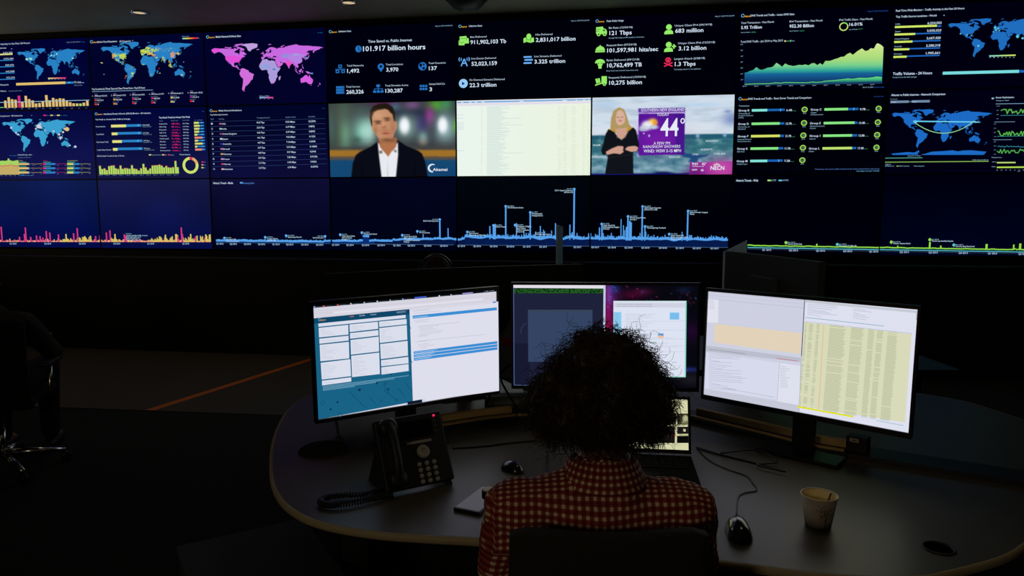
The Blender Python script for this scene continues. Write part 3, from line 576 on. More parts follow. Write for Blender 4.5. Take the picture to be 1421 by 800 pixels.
for k in range(12): S.r(944 + k * 19.5, 492 - k * .6, 964 + k * 19.5, 504 - k * .6, lerp((130, 215, 200), (215, 225, 90), k / 11))
for k in range(7): S.t(946 + k * 35, 514, 958 + k * 35, 8, str(k), LBL)
S.t(88, 668, 436, 24, 'Traffic Volume - 24 Hours', b=.02); S.t(86, 693, 298, 11, 'Compared to the daily average', LBL)
S.r(532, 638, 1208, 664, (120, 218, 220)); S.r(1208, 624, 1290, 646, (30, 98, 185)); S.t(1320, 650, 1400, 20, '26.1 million', b=.02)
# ---- column 8, middle
S = PAN[(7, 1)]; Z(1220, 125, 201, 1286)
S.t(106, 54, 586, 18, 'Akamai vs Public Internet - Network Comparison', b=.02); S.t(100, 85, 160, 8, 'From location', LBL)
S.r(100, 96, 264, 117, (110, 135, 165)); S.t(108, 111, 150, 9, 'Chicago', (215, 225, 240)); S.r(288, 92, 450, 113, (110, 135, 165)); S.t(292, 107, 332, 9, 'Tokyo', (215, 225, 240)); S.r(268, 102, 284, 106, LBL)
world_map(S, 102, 378, 2.489, 2.46, -0.005, (28, 106, 196))
S.p([(105, 566), (190, 558), (250, 552), (310, 556), (338, 544), (352, 534), (356, 552), (340, 562), (345, 576), (120, 577)], (28, 106, 196))
S.p([(372, 574), (410, 566), (470, 548), (560, 544), (650, 536), (700, 546), (740, 538), (820, 536), (880, 542), (952, 548), (928, 576), (380, 577)], (28, 106, 196))
S.p([(302, 270), (350, 273), (850, 279), (902, 284), (890, 290), (330, 284), (316, 288)], (105, 205, 240))
arc = [(316 + (835 - 316) * i / 30, 290 + 98 * 4 * (i / 30) * (1 - i / 30) - 8 * i / 30) for i in range(31)]
S.ln(arc, 7, (140, 205, 150)); S.ln([(300, 280), (316, 292), (335, 284)], 5, (120, 215, 240)); S.ln([(812, 296), (836, 276), (860, 282)], 5, (120, 215, 240))
S.t(252, 590, 366, 9, 'Akamai 181 ms latency', LBL); S.r(52, 603, 384, 608, (90, 180, 160)); S.t(828, 626, 970, 9, 'Public Internet 402 ms', LBL); S.r(52, 638, 970, 645, (130, 180, 80))
S.t(54, 666, 100, 11, 'Legend', (150, 190, 240)); S.r(54, 673, 66, 680, (80, 180, 200)); S.t(70, 680, 132, 9, 'Akamai net', LBL); S.r(154, 673, 170, 680, (160, 200, 80)); S.t(174, 680, 268, 9, 'Public Internet', LBL); S.t(308, 680, 398, 9, 'Route comparison', LBL)
S.el(1008, 75, 12, 7, LBL); S.t(1036, 74, 1196, 14, 'Route Optimization', b=.02); S.t(1036, 99, 1152, 10, 'Chicago to Tokyo', LBL)
S.r(1034, 122, 1330, 127, (120, 160, 190)); S.t(1038, 147, 1072, 7, '400', DIMT)
def spark(x0, x1, yb, amp, n, seed, col, w=8, mode='line'):
    r2 = random.Random(seed); S.ln([(x0 + (x1 - x0) * i / n, yb - amp * r2.random() ** (1 if mode == 'line' else 2.5)) for i in range(n + 1)], w, col)
spark(1080, 1320, 214, 48, 26, 5, (90, 180, 80)); S.r(1076, 225, 1330, 229, (60, 140, 160)); S.r(1022, 283, 1206, 287, (120, 150, 180)); spark(1050, 1330, 410, 76, 24, 6, (90, 185, 75), 8, 'sp'); S.r(1046, 410, 1330, 414, (60, 150, 140)); S.r(1010, 441, 1176, 445, (120, 150, 180))
spark(1050, 1330, 508, 12, 20, 8, (50, 130, 150), 6); spark(1044, 1330, 566, 46, 26, 9, (80, 170, 80))
for y in (182, 219, 256, 303, 341, 378, 415, 461, 498, 534, 572): S.t(1016 + 24 * (y < 290), y + 3, 1036 + 24 * (y < 290), 7, '200', DIMT)
S.t(998, 604, 1086, 9, 'Packet loss', LBL); S.t(1000, 642, 1036, 8, 'Akamai', LBL); S.t(998, 685, 1034, 8, 'Public', LBL); S.r(1044, 640, 1210, 652, (180, 215, 110)); S.r(1044, 681, 1330, 694, (180, 220, 80))
for k in range(8): S.t(1040 + k * 39, 715, 1052 + k * 39, 7, str(k * 10), LBL)
S.t(1226, 726, 1250, 6, 'percent', LBL)

# ---- bottom row: three long timelines that run from display to display
Z(0, 0, 1, 1)
S = PAN[(2, 2)]; S.t(296, 255.6, 323.5, 2.6, 'Historic Trends - Media', b=.02); S.r(333, 253, 337, 254.8, MID); S.t(337.5, 255.4, 353, 2.2, 'Streaming Peaks', (90, 150, 230))
S = PAN[(6, 2)]; S.t(1021.5, 252.2, 1052, 3, 'Historic Trends - Web', b=.02); S.r(1065, 249.6, 1069.5, 251.6, GRN); S.t(1070, 251.6, 1077, 2.2, 'HTTP', LBL); S.r(1080.5, 249.6, 1085, 251.6, (90, 200, 220)); S.t(1085.5, 251.6, 1094, 2.2, 'HTTPS', LBL)
def bar_at(x, ytop, ybot, w, col):
    S = at_panel(x, (ytop + ybot) / 2)
    if S: S.r(x - w / 2, ytop, x + w / 2, ybot, col)
def base1(x): return 335.9 + x * 0.0012
rr = random.Random(11)
for x in np.arange(-6, 293, 1.1):      # red and yellow attack timeline
    a = 1.2 + abs(rr.gauss(0, 1)) * (1.0 if x < 60 else 1.6)
    bar_at(x, base1(x) - a, base1(x), 1.3, (230, 110, 130) if rr.random() < .6 else (225, 190, 110))
for x0, x1, amp in [(88, 128, 6), (155, 172, 5), (208, 240, 7), (238, 293, 10)]:
    for x in np.arange(x0, x1, 1.5): bar_at(x, base1(x) - amp * rr.random() ** 1.2 - 1, base1(x) - .5, 1.3, (214, 196, 96))
for x, t_ in [(2, 315), (27.5, 329), (35.5, 316), (34.3, 325), (43, 329), (51, 327), (56, 328), (60, 330), (64.5, 321), (69.5, 323), (81.5, 325.5), (102.5, 324), (107.5, 317), (133, 328), (139, 327), (148, 323), (153, 320), (173, 325.5), (175, 327), (252, 316), (253.5, 325), (247, 328), (272, 328), (285, 330)]: bar_at(x, t_, base1(x), 1.9, (210, 56, 128))
for x, t_ in [(92, 325), (160, 325), (118, 328), (126, 327.5), (230, 326), (245, 325), (265, 325), (286, 325.5), (291, 326)]: bar_at(x, t_, base1(x) - 1, 1.8, (216, 200, 84))
for k, x in enumerate([14, 62, 110, 158, 205, 253.5]):
    S = at_panel(x, 338); S.t(x, 339.4, x + 9.4, 2.3, 'Q%d 2018' % (k % 4 + 1), (150, 190, 225), .02)
S = PAN[(1, 2)]; S.r(175, 324, 183, 325, (80, 130, 150))
for k, (x1, h_) in enumerate([(205, 2), (196, 1.6), (193, 1.4), (196, 1.8)]): S.t(176, 327.6 + k * 2.1, x1, 1.6, 'Global attack traffic record', (165, 205, 225), .02)
def base2(x): return 336.4 + (x - 300) * 0.0097
def prof2(x):
    n = noise.noise(Vector((x * .07, 1, 0))); 
    if x < 490: return 2.6 + n * 1.0 + (1.2 if x > 450 else 0)
    if x < 545: return 4.4 + n * 1.5 + (6 if 503 < x < 512 else 0)
    if x < 645: return 6.5 + n * 2 + (x - 545) * .02
    return 10.5 + 3.5 * n
BL = (86, 160, 236); DBL = (10, 40, 110)
for x in np.arange(300.5, 1010, 1.25):
    if abs(x - 454.6 - 6) < .0: continue
    b_ = base2(x); h_ = prof2(x)
    bar_at(x, b_ - h_ + 1.4, b_, 1.35, lerp((4, 14, 50), (6, 30, 84), min(1, h_ / 14)) if x > 520 else (10, 44, 116))
    bar_at(x, b_ - h_ - (0.8 + 1.3 * rr.random() * (1 if x < 640 else 2.2)), b_ - h_ + 1.4, 1.35, BL)
for x0, x1, am in [(680, 692, 16), (700, 770, 12), (788, 830, 10), (826, 852, 14), (862, 878, 30), (885, 912, 9), (918, 960, 7), (960, 1008, 5)]:
    for x in np.arange(x0, x1, 1.6):
        if rr.random() < .55: b_ = base2(x) - prof2(x) + 1; bar_at(x, b_ - 2 - am * rr.random() ** 1.4, b_, 1.2, BL)
for x, t_, w in [(610.5, 307, 2.0), (622, 317, 1.4), (587.5, 325, 1.2), (680, 314, 1.6), (685.5, 313, 3), (687.5, 311, 1.6), (702, 288, 2.0), (717, 310, 1.4), (736, 296, 2.0), (750, 314, 1.4), (771, 310, 1.4), (791, 312, 1.4), (797, 264, 2.2), (832, 316, 1.6), (835.5, 312, 2), (871.5, 301, 2.0), (874, 307, 2.4), (876, 309, 1.8), (870, 315, 3), (891.5, 289, 2.0), (895, 316, 1.6), (954.5, 294, 2.0), (946.5, 322, 1)]:
    bar_at(x, t_, base2(x) - 8, w, BL)
def call(x, y, lines, side=1, col=MID, r_=1.7):
    S = at_panel(x, y)
    if not S: return
    S.el(x, y, r_, r_, col, 14); S.p([(x - .9, y), (x + .9, y), (x, y + 3.4)], col)
    for k, (w, s_) in enumerate(lines):
        h_ = 1.3 if k == 0 else 1.8; yy = y + .2 + 2.5 * k
        if side > 0: S.t(x + 2.4, yy, x + 2.4 + w, h_, s_, LBL if k == 0 else (185, 215, 235), .02)
        else: S.t(x - 2.0 - w, yy, x - 2.0, h_, s_, LBL if k == 0 else (185, 215, 235), .02)
for a in [(312, 330.5, [(7, 'Feb 2012'), (14, 'Super Bowl XLVI'), (18, 'first live stream')], 1), (368.5, 329.5, [(8, 'Jul 2012'), (15, 'London Games'), (13, 'opening night')], 1), (397.5, 327.3, [(9, 'Oct 2012'), (19, 'Space Jump Record')], 1), (451.5, 328.2, [(8, 'Nov 2013'), (15, 'Game Console Launch')], -1), (472.5, 325.8, [(7, 'Feb 2014'), (18, 'Winter Games Hockey'), (14, 'USA vs Canada'), (8, 'Semifinal')], 1),
          (502.5, 323, [(8, 'Jun 2014'), (19, 'World Cup Soccer')], 1), (558.5, 326.6, [(8, 'Feb 2015'), (18, 'Super Bowl XLIX'), (12, 'New England'), (22, 'v Seattle Seahawks'), (7, 'Final')], 1), (579.5, 321.2, [(9, 'Apr 2015'), (15, 'TV Premiere')], 1), (610.5, 305, [(8, 'Sep 2015'), (21, '2015 Fall Keynote')], -1), (648.8, 322, [(8, 'Jun 2016'), (13, 'Euro Soccer'), (23, 'Germany vs Slovakia')], 1),
          (685, 313, [(9, 'Aug 2016'), (15, 'Summer Games')], 1), (702, 286.5, [(9, 'Sep 2016'), (22, '2016 Fall Keynote Stream')], 1), (715, 312.5, [(9, 'Oct 2016'), (20, 'Debate Night'), (12, 'Live News'), (17, 'Third Debate'), (9, 'Record')], 1), (736, 295, [(8, 'Jan 2017'), (14, 'Presidential'), (15, 'Inauguration')], 1), (797, 262.7, [(8, 'Sep 2017'), (25, '2017 Apple Keynote'), (12, '(iPhone 8)')], -1),
          (835, 311, [(8, 'Feb 2018'), (16, 'Super Bowl LII,'), (22, 'Philadelphia Eagles'), (8, 'Final')], 1), (871.5, 300.5, [(10, 'Jun 2018'), (22, 'World Cup Russia'), (10, 'Group F')], 1), (891.7, 286.8, [(9, 'Sep 2018'), (23, '2018 Apple Keynote'), (18, '(iPhone Xs, XR)')], 1), (895, 314.5, [(9, 'Nov 2018'), (26, 'Thanksgiving Football')], 1), (928.5, 325, [(9, 'Feb 2019'), (18, 'Super Bowl LIII,'), (24, 'Atlanta Rams v Pats'), (14, '(Game Day)')], 1), (954.7, 293, [(10, 'Apr 2019'), (25, 'India Premier League'), (6, 'Final')], 1)]: call(*a)
S = PAN[(4, 2)]; S.t(743, 323.5, 756, 1.6, 'Royal event', LBL); S.t(743, 326, 764, 1.8, 'Wedding day stream', (185, 215, 235), .02); S.t(743, 329, 752, 1.6, 'London', LBL); S.t(786, 328.4, 795, 1.6, 'Series', LBL)
for k in range(26):
    x = 301 + k * (19 + k * .19) - (0 if k < 8 else 0)
    xs = [301, 319.5, 339, 358.5, 378.5, 397.5, 418.5, 439, 461, 481, 502.5, 524, 546, 566, 588.5, 611, 635, 657, 680, 703, 726, 748.5, 796, 820.5, 843.5, 866.5, 890, 914, 937.5, 961, 985.5]
xq = 0
for k, x in enumerate(xs):
    S = at_panel(x + 4, 343); yb = 339.6 + (x - 300) * .0092
    if S: S.t(x, yb, x + 9.6 + k * .06, 2.3, 'Q%d %d' % (k % 4 + 1, 2012 + k // 4), (165, 200, 235), .02)
for x0 in range(300, 1008, 10):
    S = at_panel(x0 + 5, base2(x0 + 5) + .5)
    if S: S.r(x0, base2(x0) + .1, x0 + 10, base2(x0) + .7, (70, 100, 140) if x0 > 500 else (40, 84, 110))
def base3(x): return 345.2 + (x - 1038) * 0.0158
for x in np.arange(1038, 1432, 1.2):
    b_ = base3(x); n = noise.noise(Vector((x * .11, 5, 0))); h_ = 3.6 + n * .8 + (1.3 * rr.random() if x > 1405 else .3 * rr.random())
    S = at_panel(x, b_)
    if not S: continue
    S.r(x - .65, b_ - h_ - 1.5, x + .65, b_ - h_, (150, 220, 70)); S.r(x - .65, b_ - h_ + .1, x + .65, b_ - h_ + 1.2, (14, 70, 60)); S.r(x - .65, b_ - 1.9, x + .65, b_ - .9, (90, 195, 210)); S.r(x - .65, b_ - .9, x + .65, b_, (6, 26, 60)); S.r(x - .65, b_ + .6, x + .65, b_ + 1.1, (54, 74, 96))
for x, y, w in [(1132.7, 338.5, 2), (1289, 336, 2.4), (1367.5, 338.8, 3), (1405, 339.5, 2), (1414, 338, 3), (1304, 341, 2), (1244.5, 341, 1.6)]: bar_at(x, y, base3(x) - 4, w, (150, 220, 70))
for a in [(1090, 336.8, [(10, 'May 2012'), (20, 'Launch of IPv6 Day')], 1, (150, 220, 90)), (1161, 339.3, [(10, 'Jun 2013'), (24, 'Encrypted Traffic 1%')], 1, (90, 195, 210)), (1235.5, 336, [(10, 'Feb 2014'), (24, 'Winter Games Sochi')], 1, (150, 220, 90)), (1288.8, 332.7, [(10, 'Jul 2014'), (30, 'World Cup Semifinal Results')], 1, (150, 220, 90)), (1322, 340, [(10, 'Nov 2014'), (26, 'Security Bug Disclosed')], 1, (90, 195, 210))]: call(*a, r_=2.0)
for k, x in enumerate([1057, 1094, 1131.5, 1169, 1205, 1247, 1287, 1328.5, 1369, 1411]):
    S = at_panel(x, 350)
    if S: S.t(x, 347.4 + (x - 1057) * .0158 + .6, x + 12.6, 2.6, 'Q%d %d' % (k % 4 + 1, 2012 + k // 4), (170, 200, 235), .02)
# ---------------------------------------------------------------- moving pictures on the middle row, painted at low resolution
class Canvas:
    def __init__(s, w, h, col):
        s.w, s.h = w, h; s.a = np.zeros((h, w, 3)); s.a[:] = col
        s.yy, s.xx = np.mgrid[0:h, 0:w]; s.u = (s.xx + .5) / w; s.v = (s.yy + .5) / h
    def mix(s, m, col): m = m[..., None]; s.a = s.a * (1 - m) + np.array(col, float) * m
    def blob(s, u, v, ru, rv, col, k=1.0, p=2): s.mix(k * np.exp(-(((s.u - u) / ru) ** 2 + ((s.v - v) / rv) ** 2) ** (p / 2)), col)
    def mask(s, pts, soft=0.006):
        m = np.zeros((s.h, s.w)); SS = 3
        H, W = s.h * SS, s.w * SS; yy, xx = np.mgrid[0:H, 0:W]; U = (xx + .5) / W; V = (yy + .5) / H
        ins = np.zeros((H, W), bool); n = len(pts)
        for i in range(n):
            x0, y0 = pts[i]; x1, y1 = pts[(i + 1) % n]
            if y0 == y1: continue
            c = ((y0 > V) != (y1 > V)) & (U < (x1 - x0) * (V - y0) / (y1 - y0) + x0); ins ^= c
        m = ins.reshape(s.h, SS, s.w, SS).mean(axis=(1, 3))
        return m
    def poly(s, pts, col, k=1.0): s.mix(s.mask(pts) * k, col)
    def blur(s, n=1):
        for _ in range(n):
            p = np.pad(s.a, ((1, 1), (1, 1), (0, 0)), 'edge'); s.a = (p[:-2, 1:-1] + p[2:, 1:-1] + p[1:-1, :-2] + p[1:-1, 2:] + 2 * p[1:-1, 1:-1]) / 6
    def fn(s): return lambda u, v: s.a[min(s.h - 1, int(v * (s.h - 1) + .5)), min(s.w - 1, int(u * (s.w - 1) + .5))]
def frame(tl, tr, br, bl):
    """picture coordinates (0..1) of a point read off a zoomed view"""
    def g(x, y):
        u, v = .5, .5
        for _ in range(12):
            X = (1 - v) * ((1 - u) * tl[0] + u * tr[0]) + v * ((1 - u) * bl[0] + u * br[0]); Y = (1 - v) * ((1 - u) * tl[1] + u * tr[1]) + v * ((1 - u) * bl[1] + u * br[1])
            u += (x - X) / (tr[0] - tl[0]); v += (y - Y) / (bl[1] - tl[1])
        return u, v
    return g
NXP, NYP = 200, 112
man = Canvas(NXP, NYP, (46, 53, 58))
g = frame((25, 78), (1218, 50), (1226, 762), (45, 772))
def bl(cv, x, y, rx, ry, col, k=1.0, p=2): u, v = g(x, y); cv.blob(u, v, rx / 1190, ry / 700, col, k, p)
def pl(cv, pts, col, k=1.0): cv.poly([g(*a) for a in pts], col, k)
for x, y, rx, ry, c_, k in [(130, 300, 120, 380, (74, 84, 66), .8), (190, 350, 60, 220, (110, 160, 130), .8), (60, 300, 30, 160, (70, 100, 105), .8), (300, 180, 200, 120, (72, 84, 80), .8), (370, 340, 110, 130, (140, 205, 185), 1), (420, 340, 60, 110, (190, 225, 215), .7), (300, 420, 40, 30, (60, 90, 80), .7),
        (650, 110, 60, 60, (70, 110, 130), .9), (820, 95, 80, 50, (120, 80, 130), .9), (760, 170, 300, 40, (30, 36, 56), .9), (1040, 90, 80, 60, (70, 150, 40), 1), (1130, 80, 60, 60, (60, 140, 80), .8), (980, 205, 45, 90, (160, 50, 140), 1), (900, 270, 60, 90, (48, 40, 100), .9), (760, 300, 110, 120, (150, 190, 180), .8), (1120, 310, 110, 150, (160, 195, 195), .9), (920, 400, 50, 60, (130, 170, 165), .9), (1000, 330, 40, 120, (60, 70, 80), .6), (1215, 290, 20, 60, (90, 180, 60), .9), (920, 440, 36, 30, (190, 170, 150), .8), (550, 80, 120, 18, (110, 30, 100), .8), (840, 470, 500, 50, (62, 60, 62), .6)]: bl(man, x, y, rx, ry, c_, k)
for x, y, rx, ry in [(745, 285, 50, 80), (1100, 280, 46, 78)]: bl(man, x, y, rx, ry, (244, 248, 255), 1, 4)
pl(man, [(20, 480), (1240, 470), (1240, 525), (20, 520)], (70, 68, 66), .7)
pl(man, [(20, 512), (1240, 508), (1240, 572), (20, 574)], (160, 112, 40)); pl(man, [(20, 574), (1240, 572), (1240, 612), (20, 612)], (82, 76, 74)); pl(man, [(20, 606), (1240, 604), (1240, 800), (20, 800)], (20, 72, 114)); bl(man, 1150, 740, 160, 60, (16, 62, 110), .7)
man.blur(2)
pl(man, [(246, 790), (262, 640), (290, 560), (330, 528), (430, 480), (500, 430), (690, 420), (760, 470), (880, 520), (910, 545), (940, 620), (968, 790)], (9, 12, 22))
pl(man, [(500, 430), (512, 560), (540, 790), (664, 790), (686, 560), (684, 430), (650, 500), (540, 500)], (232, 234, 240)); pl(man, [(594, 570), (600, 790), (588, 790)], (196, 200, 210))
pl(man, [(505, 400), (520, 480), (545, 510), (600, 575), (634, 520), (668, 480), (676, 400)], (176, 112, 76)); pl(man, [(512, 520), (540, 512), (548, 540), (520, 548)], (130, 120, 110)); pl(man, [(646, 512), (670, 506), (672, 530), (656, 536)], (130, 120, 110))
pl(man, [(440, 290), (436, 200), (460, 150), (520, 120), (590, 118), (636, 150), (652, 210), (656, 250), (672, 240), (676, 290), (668, 330), (656, 345), (640, 400), (606, 436), (560, 440), (520, 420), (490, 380), (470, 350), (450, 330)], (196, 142, 106))
pl(man, [(424, 200), (430, 140), (462, 100), (520, 78), (590, 76), (636, 110), (656, 170), (658, 250), (646, 240), (632, 178), (600, 140), (570, 128), (500, 140), (464, 160), (446, 210), (448, 300), (436, 270)], (34, 24, 16))
for x, y, rx, ry, c_, k in [(500, 190, 60, 40, (216, 166, 130), .7), (480, 330, 20, 50, (150, 92, 66), .5), (505, 262, 28, 12, (90, 54, 40), .9), (590, 232, 26, 12, (90, 54, 40), .9), (500, 244, 36, 7, (60, 38, 26), .8), (586, 214, 34, 7, (60, 38, 26), .8), (556, 300, 22, 12, (130, 74, 54), .8), (550, 270, 12, 36, (214, 160, 124), .7), (578, 358, 36, 10, (150, 60, 52), .95), (570, 330, 50, 12, (158, 104, 80), .6), (590, 420, 70, 18, (110, 66, 44), .8), (640, 300, 24, 80, (150, 96, 70), .45), (600, 385, 40, 14, (180, 120, 92), .6), (520, 290, 26, 18, (206, 142, 112), .5), (622, 280, 20, 20, (190, 130, 100), .5)]: bl(man, x, y, rx, ry, c_, k)
pl(man, [(340, 600), (360, 790), (352, 790)], (2, 3, 8)); pl(man, [(860, 560), (846, 790), (838, 790)], (2, 3, 8))
man.blur(1)
S = PAN[(3, 1)]; Z(450, 130, 190, 1267)
S.ring(1000, 690, 42, 40, 16, (225, 232, 240), 170, 395); S.ring(1008, 690, 30, 30, 10, (26, 84, 130), 150, 400); S.t(1004, 716, 1140, 26, 'Akamai', (235, 240, 246), .02)
wx = Canvas(NXP, NYP, (206, 220, 234))
g = frame((38, 58), (1314, 38), (1292, 752), (34, 752))
def bl(cv, x, y, rx, ry, col, k=1.0, p=2): u, v = g(x, y); cv.blob(u, v, rx / 1270, ry / 705, col, k, p)
fx = np.array([[noise.fractal(Vector((i * .02, j * .12, 3.1)), 1.0, 2.0, 4) for i in range(NXP)] for j in range(NYP)])
wx.mix(np.clip(fx * .9 + .1, 0, .55), (168, 184, 202)); bl(wx, 650, 350, 700, 60, (228, 232, 238), .6); bl(wx, 150, 120, 120, 30, (176, 205, 235), .7); bl(wx, 1000, 130, 200, 18, (170, 205, 238), .6)
for x, y, rx, ry in [(1290, 260, 90, 60), (1250, 190, 30, 14)]: bl(wx, x, y, rx, ry, (120, 140, 190), .9)
pl(wx, [(20, 398), (1330, 392), (1330, 800), (20, 800)], (52, 112, 122)); pl(wx, [(20, 396), (1330, 390), (1330, 425), (20, 430)], (30, 88, 110), .9)
low_ = np.clip((wx.v - .66) / .3, 0, 1); wx.mix(low_ * .8 * (wx.v > .5), (132, 166, 188)); gx = np.array([[noise.fractal(Vector((i * .07, j * .16, 9.4)), 1.0, 2.0, 5) for i in range(NXP)] for j in range(NYP)])
wx.mix(np.clip(gx, 0, 1) * .55 * (wx.v > .5), (186, 206, 214)); wx.mix(np.clip(-gx, 0, 1) * .7 * (wx.v > .5), (36, 84, 110)); bl(wx, 200, 590, 260, 8, (210, 225, 235), .5)
pl(wx, [(700, 470), (900, 560), (1040, 575), (1100, 560), (1060, 590), (990, 600), (980, 640), (900, 636), (930, 600), (860, 590)], (24, 62, 120), .85); bl(wx, 680, 735, 90, 18, (16, 26, 80), .95, 4)
pl(wx, [(30, 736), (916, 734), (916, 780), (30, 780)], (12, 10, 90)); 
for x, y in [(986, 404), (1225, 396), (462, 570), (1006, 626), (466, 712)]: bl(wx, x, y, 16, 16, (150, 175, 215), .9, 4)
wx.blur(1)
# weather card
pl(wx, [(462, 158), (874, 154), (868, 568), (466, 572)], (84, 20, 150)); bl(wx, 620, 430, 180, 120, (128, 30, 170), .7); pl(wx, [(464, 160), (874, 156), (874, 196), (466, 200)], (110, 60, 170)); pl(wx, [(462, 196), (874, 193), (873, 204), (463, 206)], (190, 170, 220)); pl(wx, [(780, 210), (872, 208), (868, 566), (800, 568)], (60, 20, 130), .6)
for x, y, rx, ry, c_ in [(590, 285, 44, 38, (250, 200, 60)), (612, 290, 20, 26, (235, 150, 50)), (540, 310, 52, 44, (236, 236, 244)), (510, 335, 44, 26, (200, 205, 220)), (600, 326, 44, 20, (190, 200, 220)), (500, 350, 30, 12, (170, 180, 205)), (512, 382, 8, 5, (210, 215, 235)), (560, 400, 9, 8, (190, 190, 235))]: bl(wx, x, y, rx, ry, c_, 1, 4)
# presenter
pl(wx, [(206, 350), (214, 240), (236, 176), (286, 146), (332, 166), (356, 220), (380, 300), (412, 336), (392, 372), (350, 372), (252, 376), (196, 344)], (176, 150, 96))
pl(wx, [(212, 330), (250, 350), (246, 376), (196, 350)], (190, 150, 60)); pl(wx, [(360, 320), (412, 336), (392, 370), (356, 360)], (190, 150, 50))
pl(wx, [(252, 340), (360, 330), (352, 400), (310, 430), (270, 404)], (206, 160, 140)); pl(wx, [(254, 250), (266, 190), (292, 170), (322, 184), (342, 230), (338, 280), (310, 306), (282, 308), (262, 286)], (216, 176, 156))
for x, y, rx, ry, c_, k in [(276, 236, 12, 4, (120, 80, 70), .8), (316, 234, 12, 4, (120, 80, 70), .8), (298, 268, 14, 6, (180, 80, 84), .9), (296, 250, 5, 8, (190, 140, 120), .6)]: bl(wx, x, y, rx, ry, c_, k)
pl(wx, [(190, 340), (246, 370), (272, 408), (310, 432), (348, 404), (366, 366), (414, 326), (440, 350), (470, 470), (464, 530), (440, 540), (424, 520), (416, 560), (420, 740), (160, 740), (186, 590), (176, 560), (140, 566), (124, 530), (140, 470), (166, 380)], (16, 20, 26))
pl(wx, [(166, 540), (220, 510), (280, 486), (326, 490), (330, 540), (300, 560), (240, 552), (180, 566)], (206, 158, 138)); pl(wx, [(340, 520), (366, 494), (430, 486), (462, 500), (452, 534), (400, 540)], (206, 158, 138)); pl(wx, [(326, 510), (346, 514), (340, 536), (322, 530)], (20, 30, 50))
for x, y in [(254, 374), (272, 408), (310, 428), (340, 408), (362, 372)]: bl(wx, x, y, 9, 6, (150, 140, 90), .6)
pl(wx, [(180, 590), (410, 560), (414, 566), (184, 600)], (34, 38, 44), .6)
# corner badge
pl(wx, [(916, 640), (1300, 630), (1292, 752), (916, 752)], (150, 40, 150)); bl(wx, 1200, 690, 140, 90, (206, 84, 170), .8); bl(wx, 960, 740, 90, 60, (96, 20, 110), .7)
for x, y, c_ in [(1138, 662, (230, 190, 190)), (1156, 656, (220, 220, 200)), (1174, 664, (200, 220, 230)), (1028, 710, (235, 235, 245))]: bl(wx, x, y, 13, 10, c_, .9, 4)
S = PAN[(5, 1)]; Z(815, 125, 215, 1376); WW = (232, 236, 248)
S.t(478, 192, 860, 26, 'SOUTHERN NEW ENGLAND', WW, 0); S.t(618, 232, 726, 24, 'TODAY', WW, 0); S.t(648, 410, 808, 158, '44', WW, .01); S.ring(847, 274, 20, 24, 9, WW)
S.t(588, 486, 734, 25, 'A FEW PM', WW, 0); S.t(496, 517, 826, 25, 'RAIN/SNOW SHOWERS', WW, 0); S.t(500, 556, 832, 27, 'WIND: WSW 5-15 MPH', WW, .006)
S.t(1094, 710, 1216, 34, 'NECN', WW, .04); S.t(930, 668, 980, 22, '9:01', WW, .03); S.t(1016, 668, 1058, 22, '42°', WW, .03); S.t(930, 684, 1034, 8, 'TEMPERATURE', WW); S.t(930, 717, 976, 15, 'NOW', WW, .03)
for x, y, x1, s_ in [(1052, 460, 1158, 'READING'), (1010, 537, 1112, 'EVERETT'), (1120, 574, 1230, 'CHELSEA'), (728, 604, 820, 'BOSTON'), (50, 498, 116, 'SALEM'), (40, 600, 166, 'SPRINGFIELD'), (934, 580, 986, 'LYNN')]: S.t(x, y, x1, 15, s_, (205, 222, 232), .01)
# the pale log list in the middle
S = PAN[(4, 1)]; Z(625, 130, 205, 1367)
S.r(64, 76, 1300, 89, (110, 165, 215)); S.r(64, 92, 1300, 116, (226, 222, 232))
for x, x1 in [(96, 122), (170, 200), (222, 250), (288, 318), (640, 676), (1036, 1080), (1160, 1176), (1226, 1250), (1272, 1290)]: S.r(x, 77 - (x - 64) * .02 + 2, x1, 85 - (x - 64) * .02 + 2, (205, 225, 240))
for k in range(62):
    y = 118 + k * 10.3; rl = random.Random(k); S.r(338, y, 338 + rl.uniform(110, 215) + (160 if k in (11, 17, 42) else 0), y + 4, (196, 216, 214))
    for x, w in [(284, 16), (995, 34), (1040, 44), (1118, 52), (1222, 26), (1266, 20)]:
        if rl.random() < .85: S.r(x, y + 1, x + w * rl.uniform(.7, 1), y + 4, (212, 224, 208))
for y in (198, 228, 268, 284, 300, 314, 328, 528): S.r(66, y, 126, y + 4, (190, 210, 222))

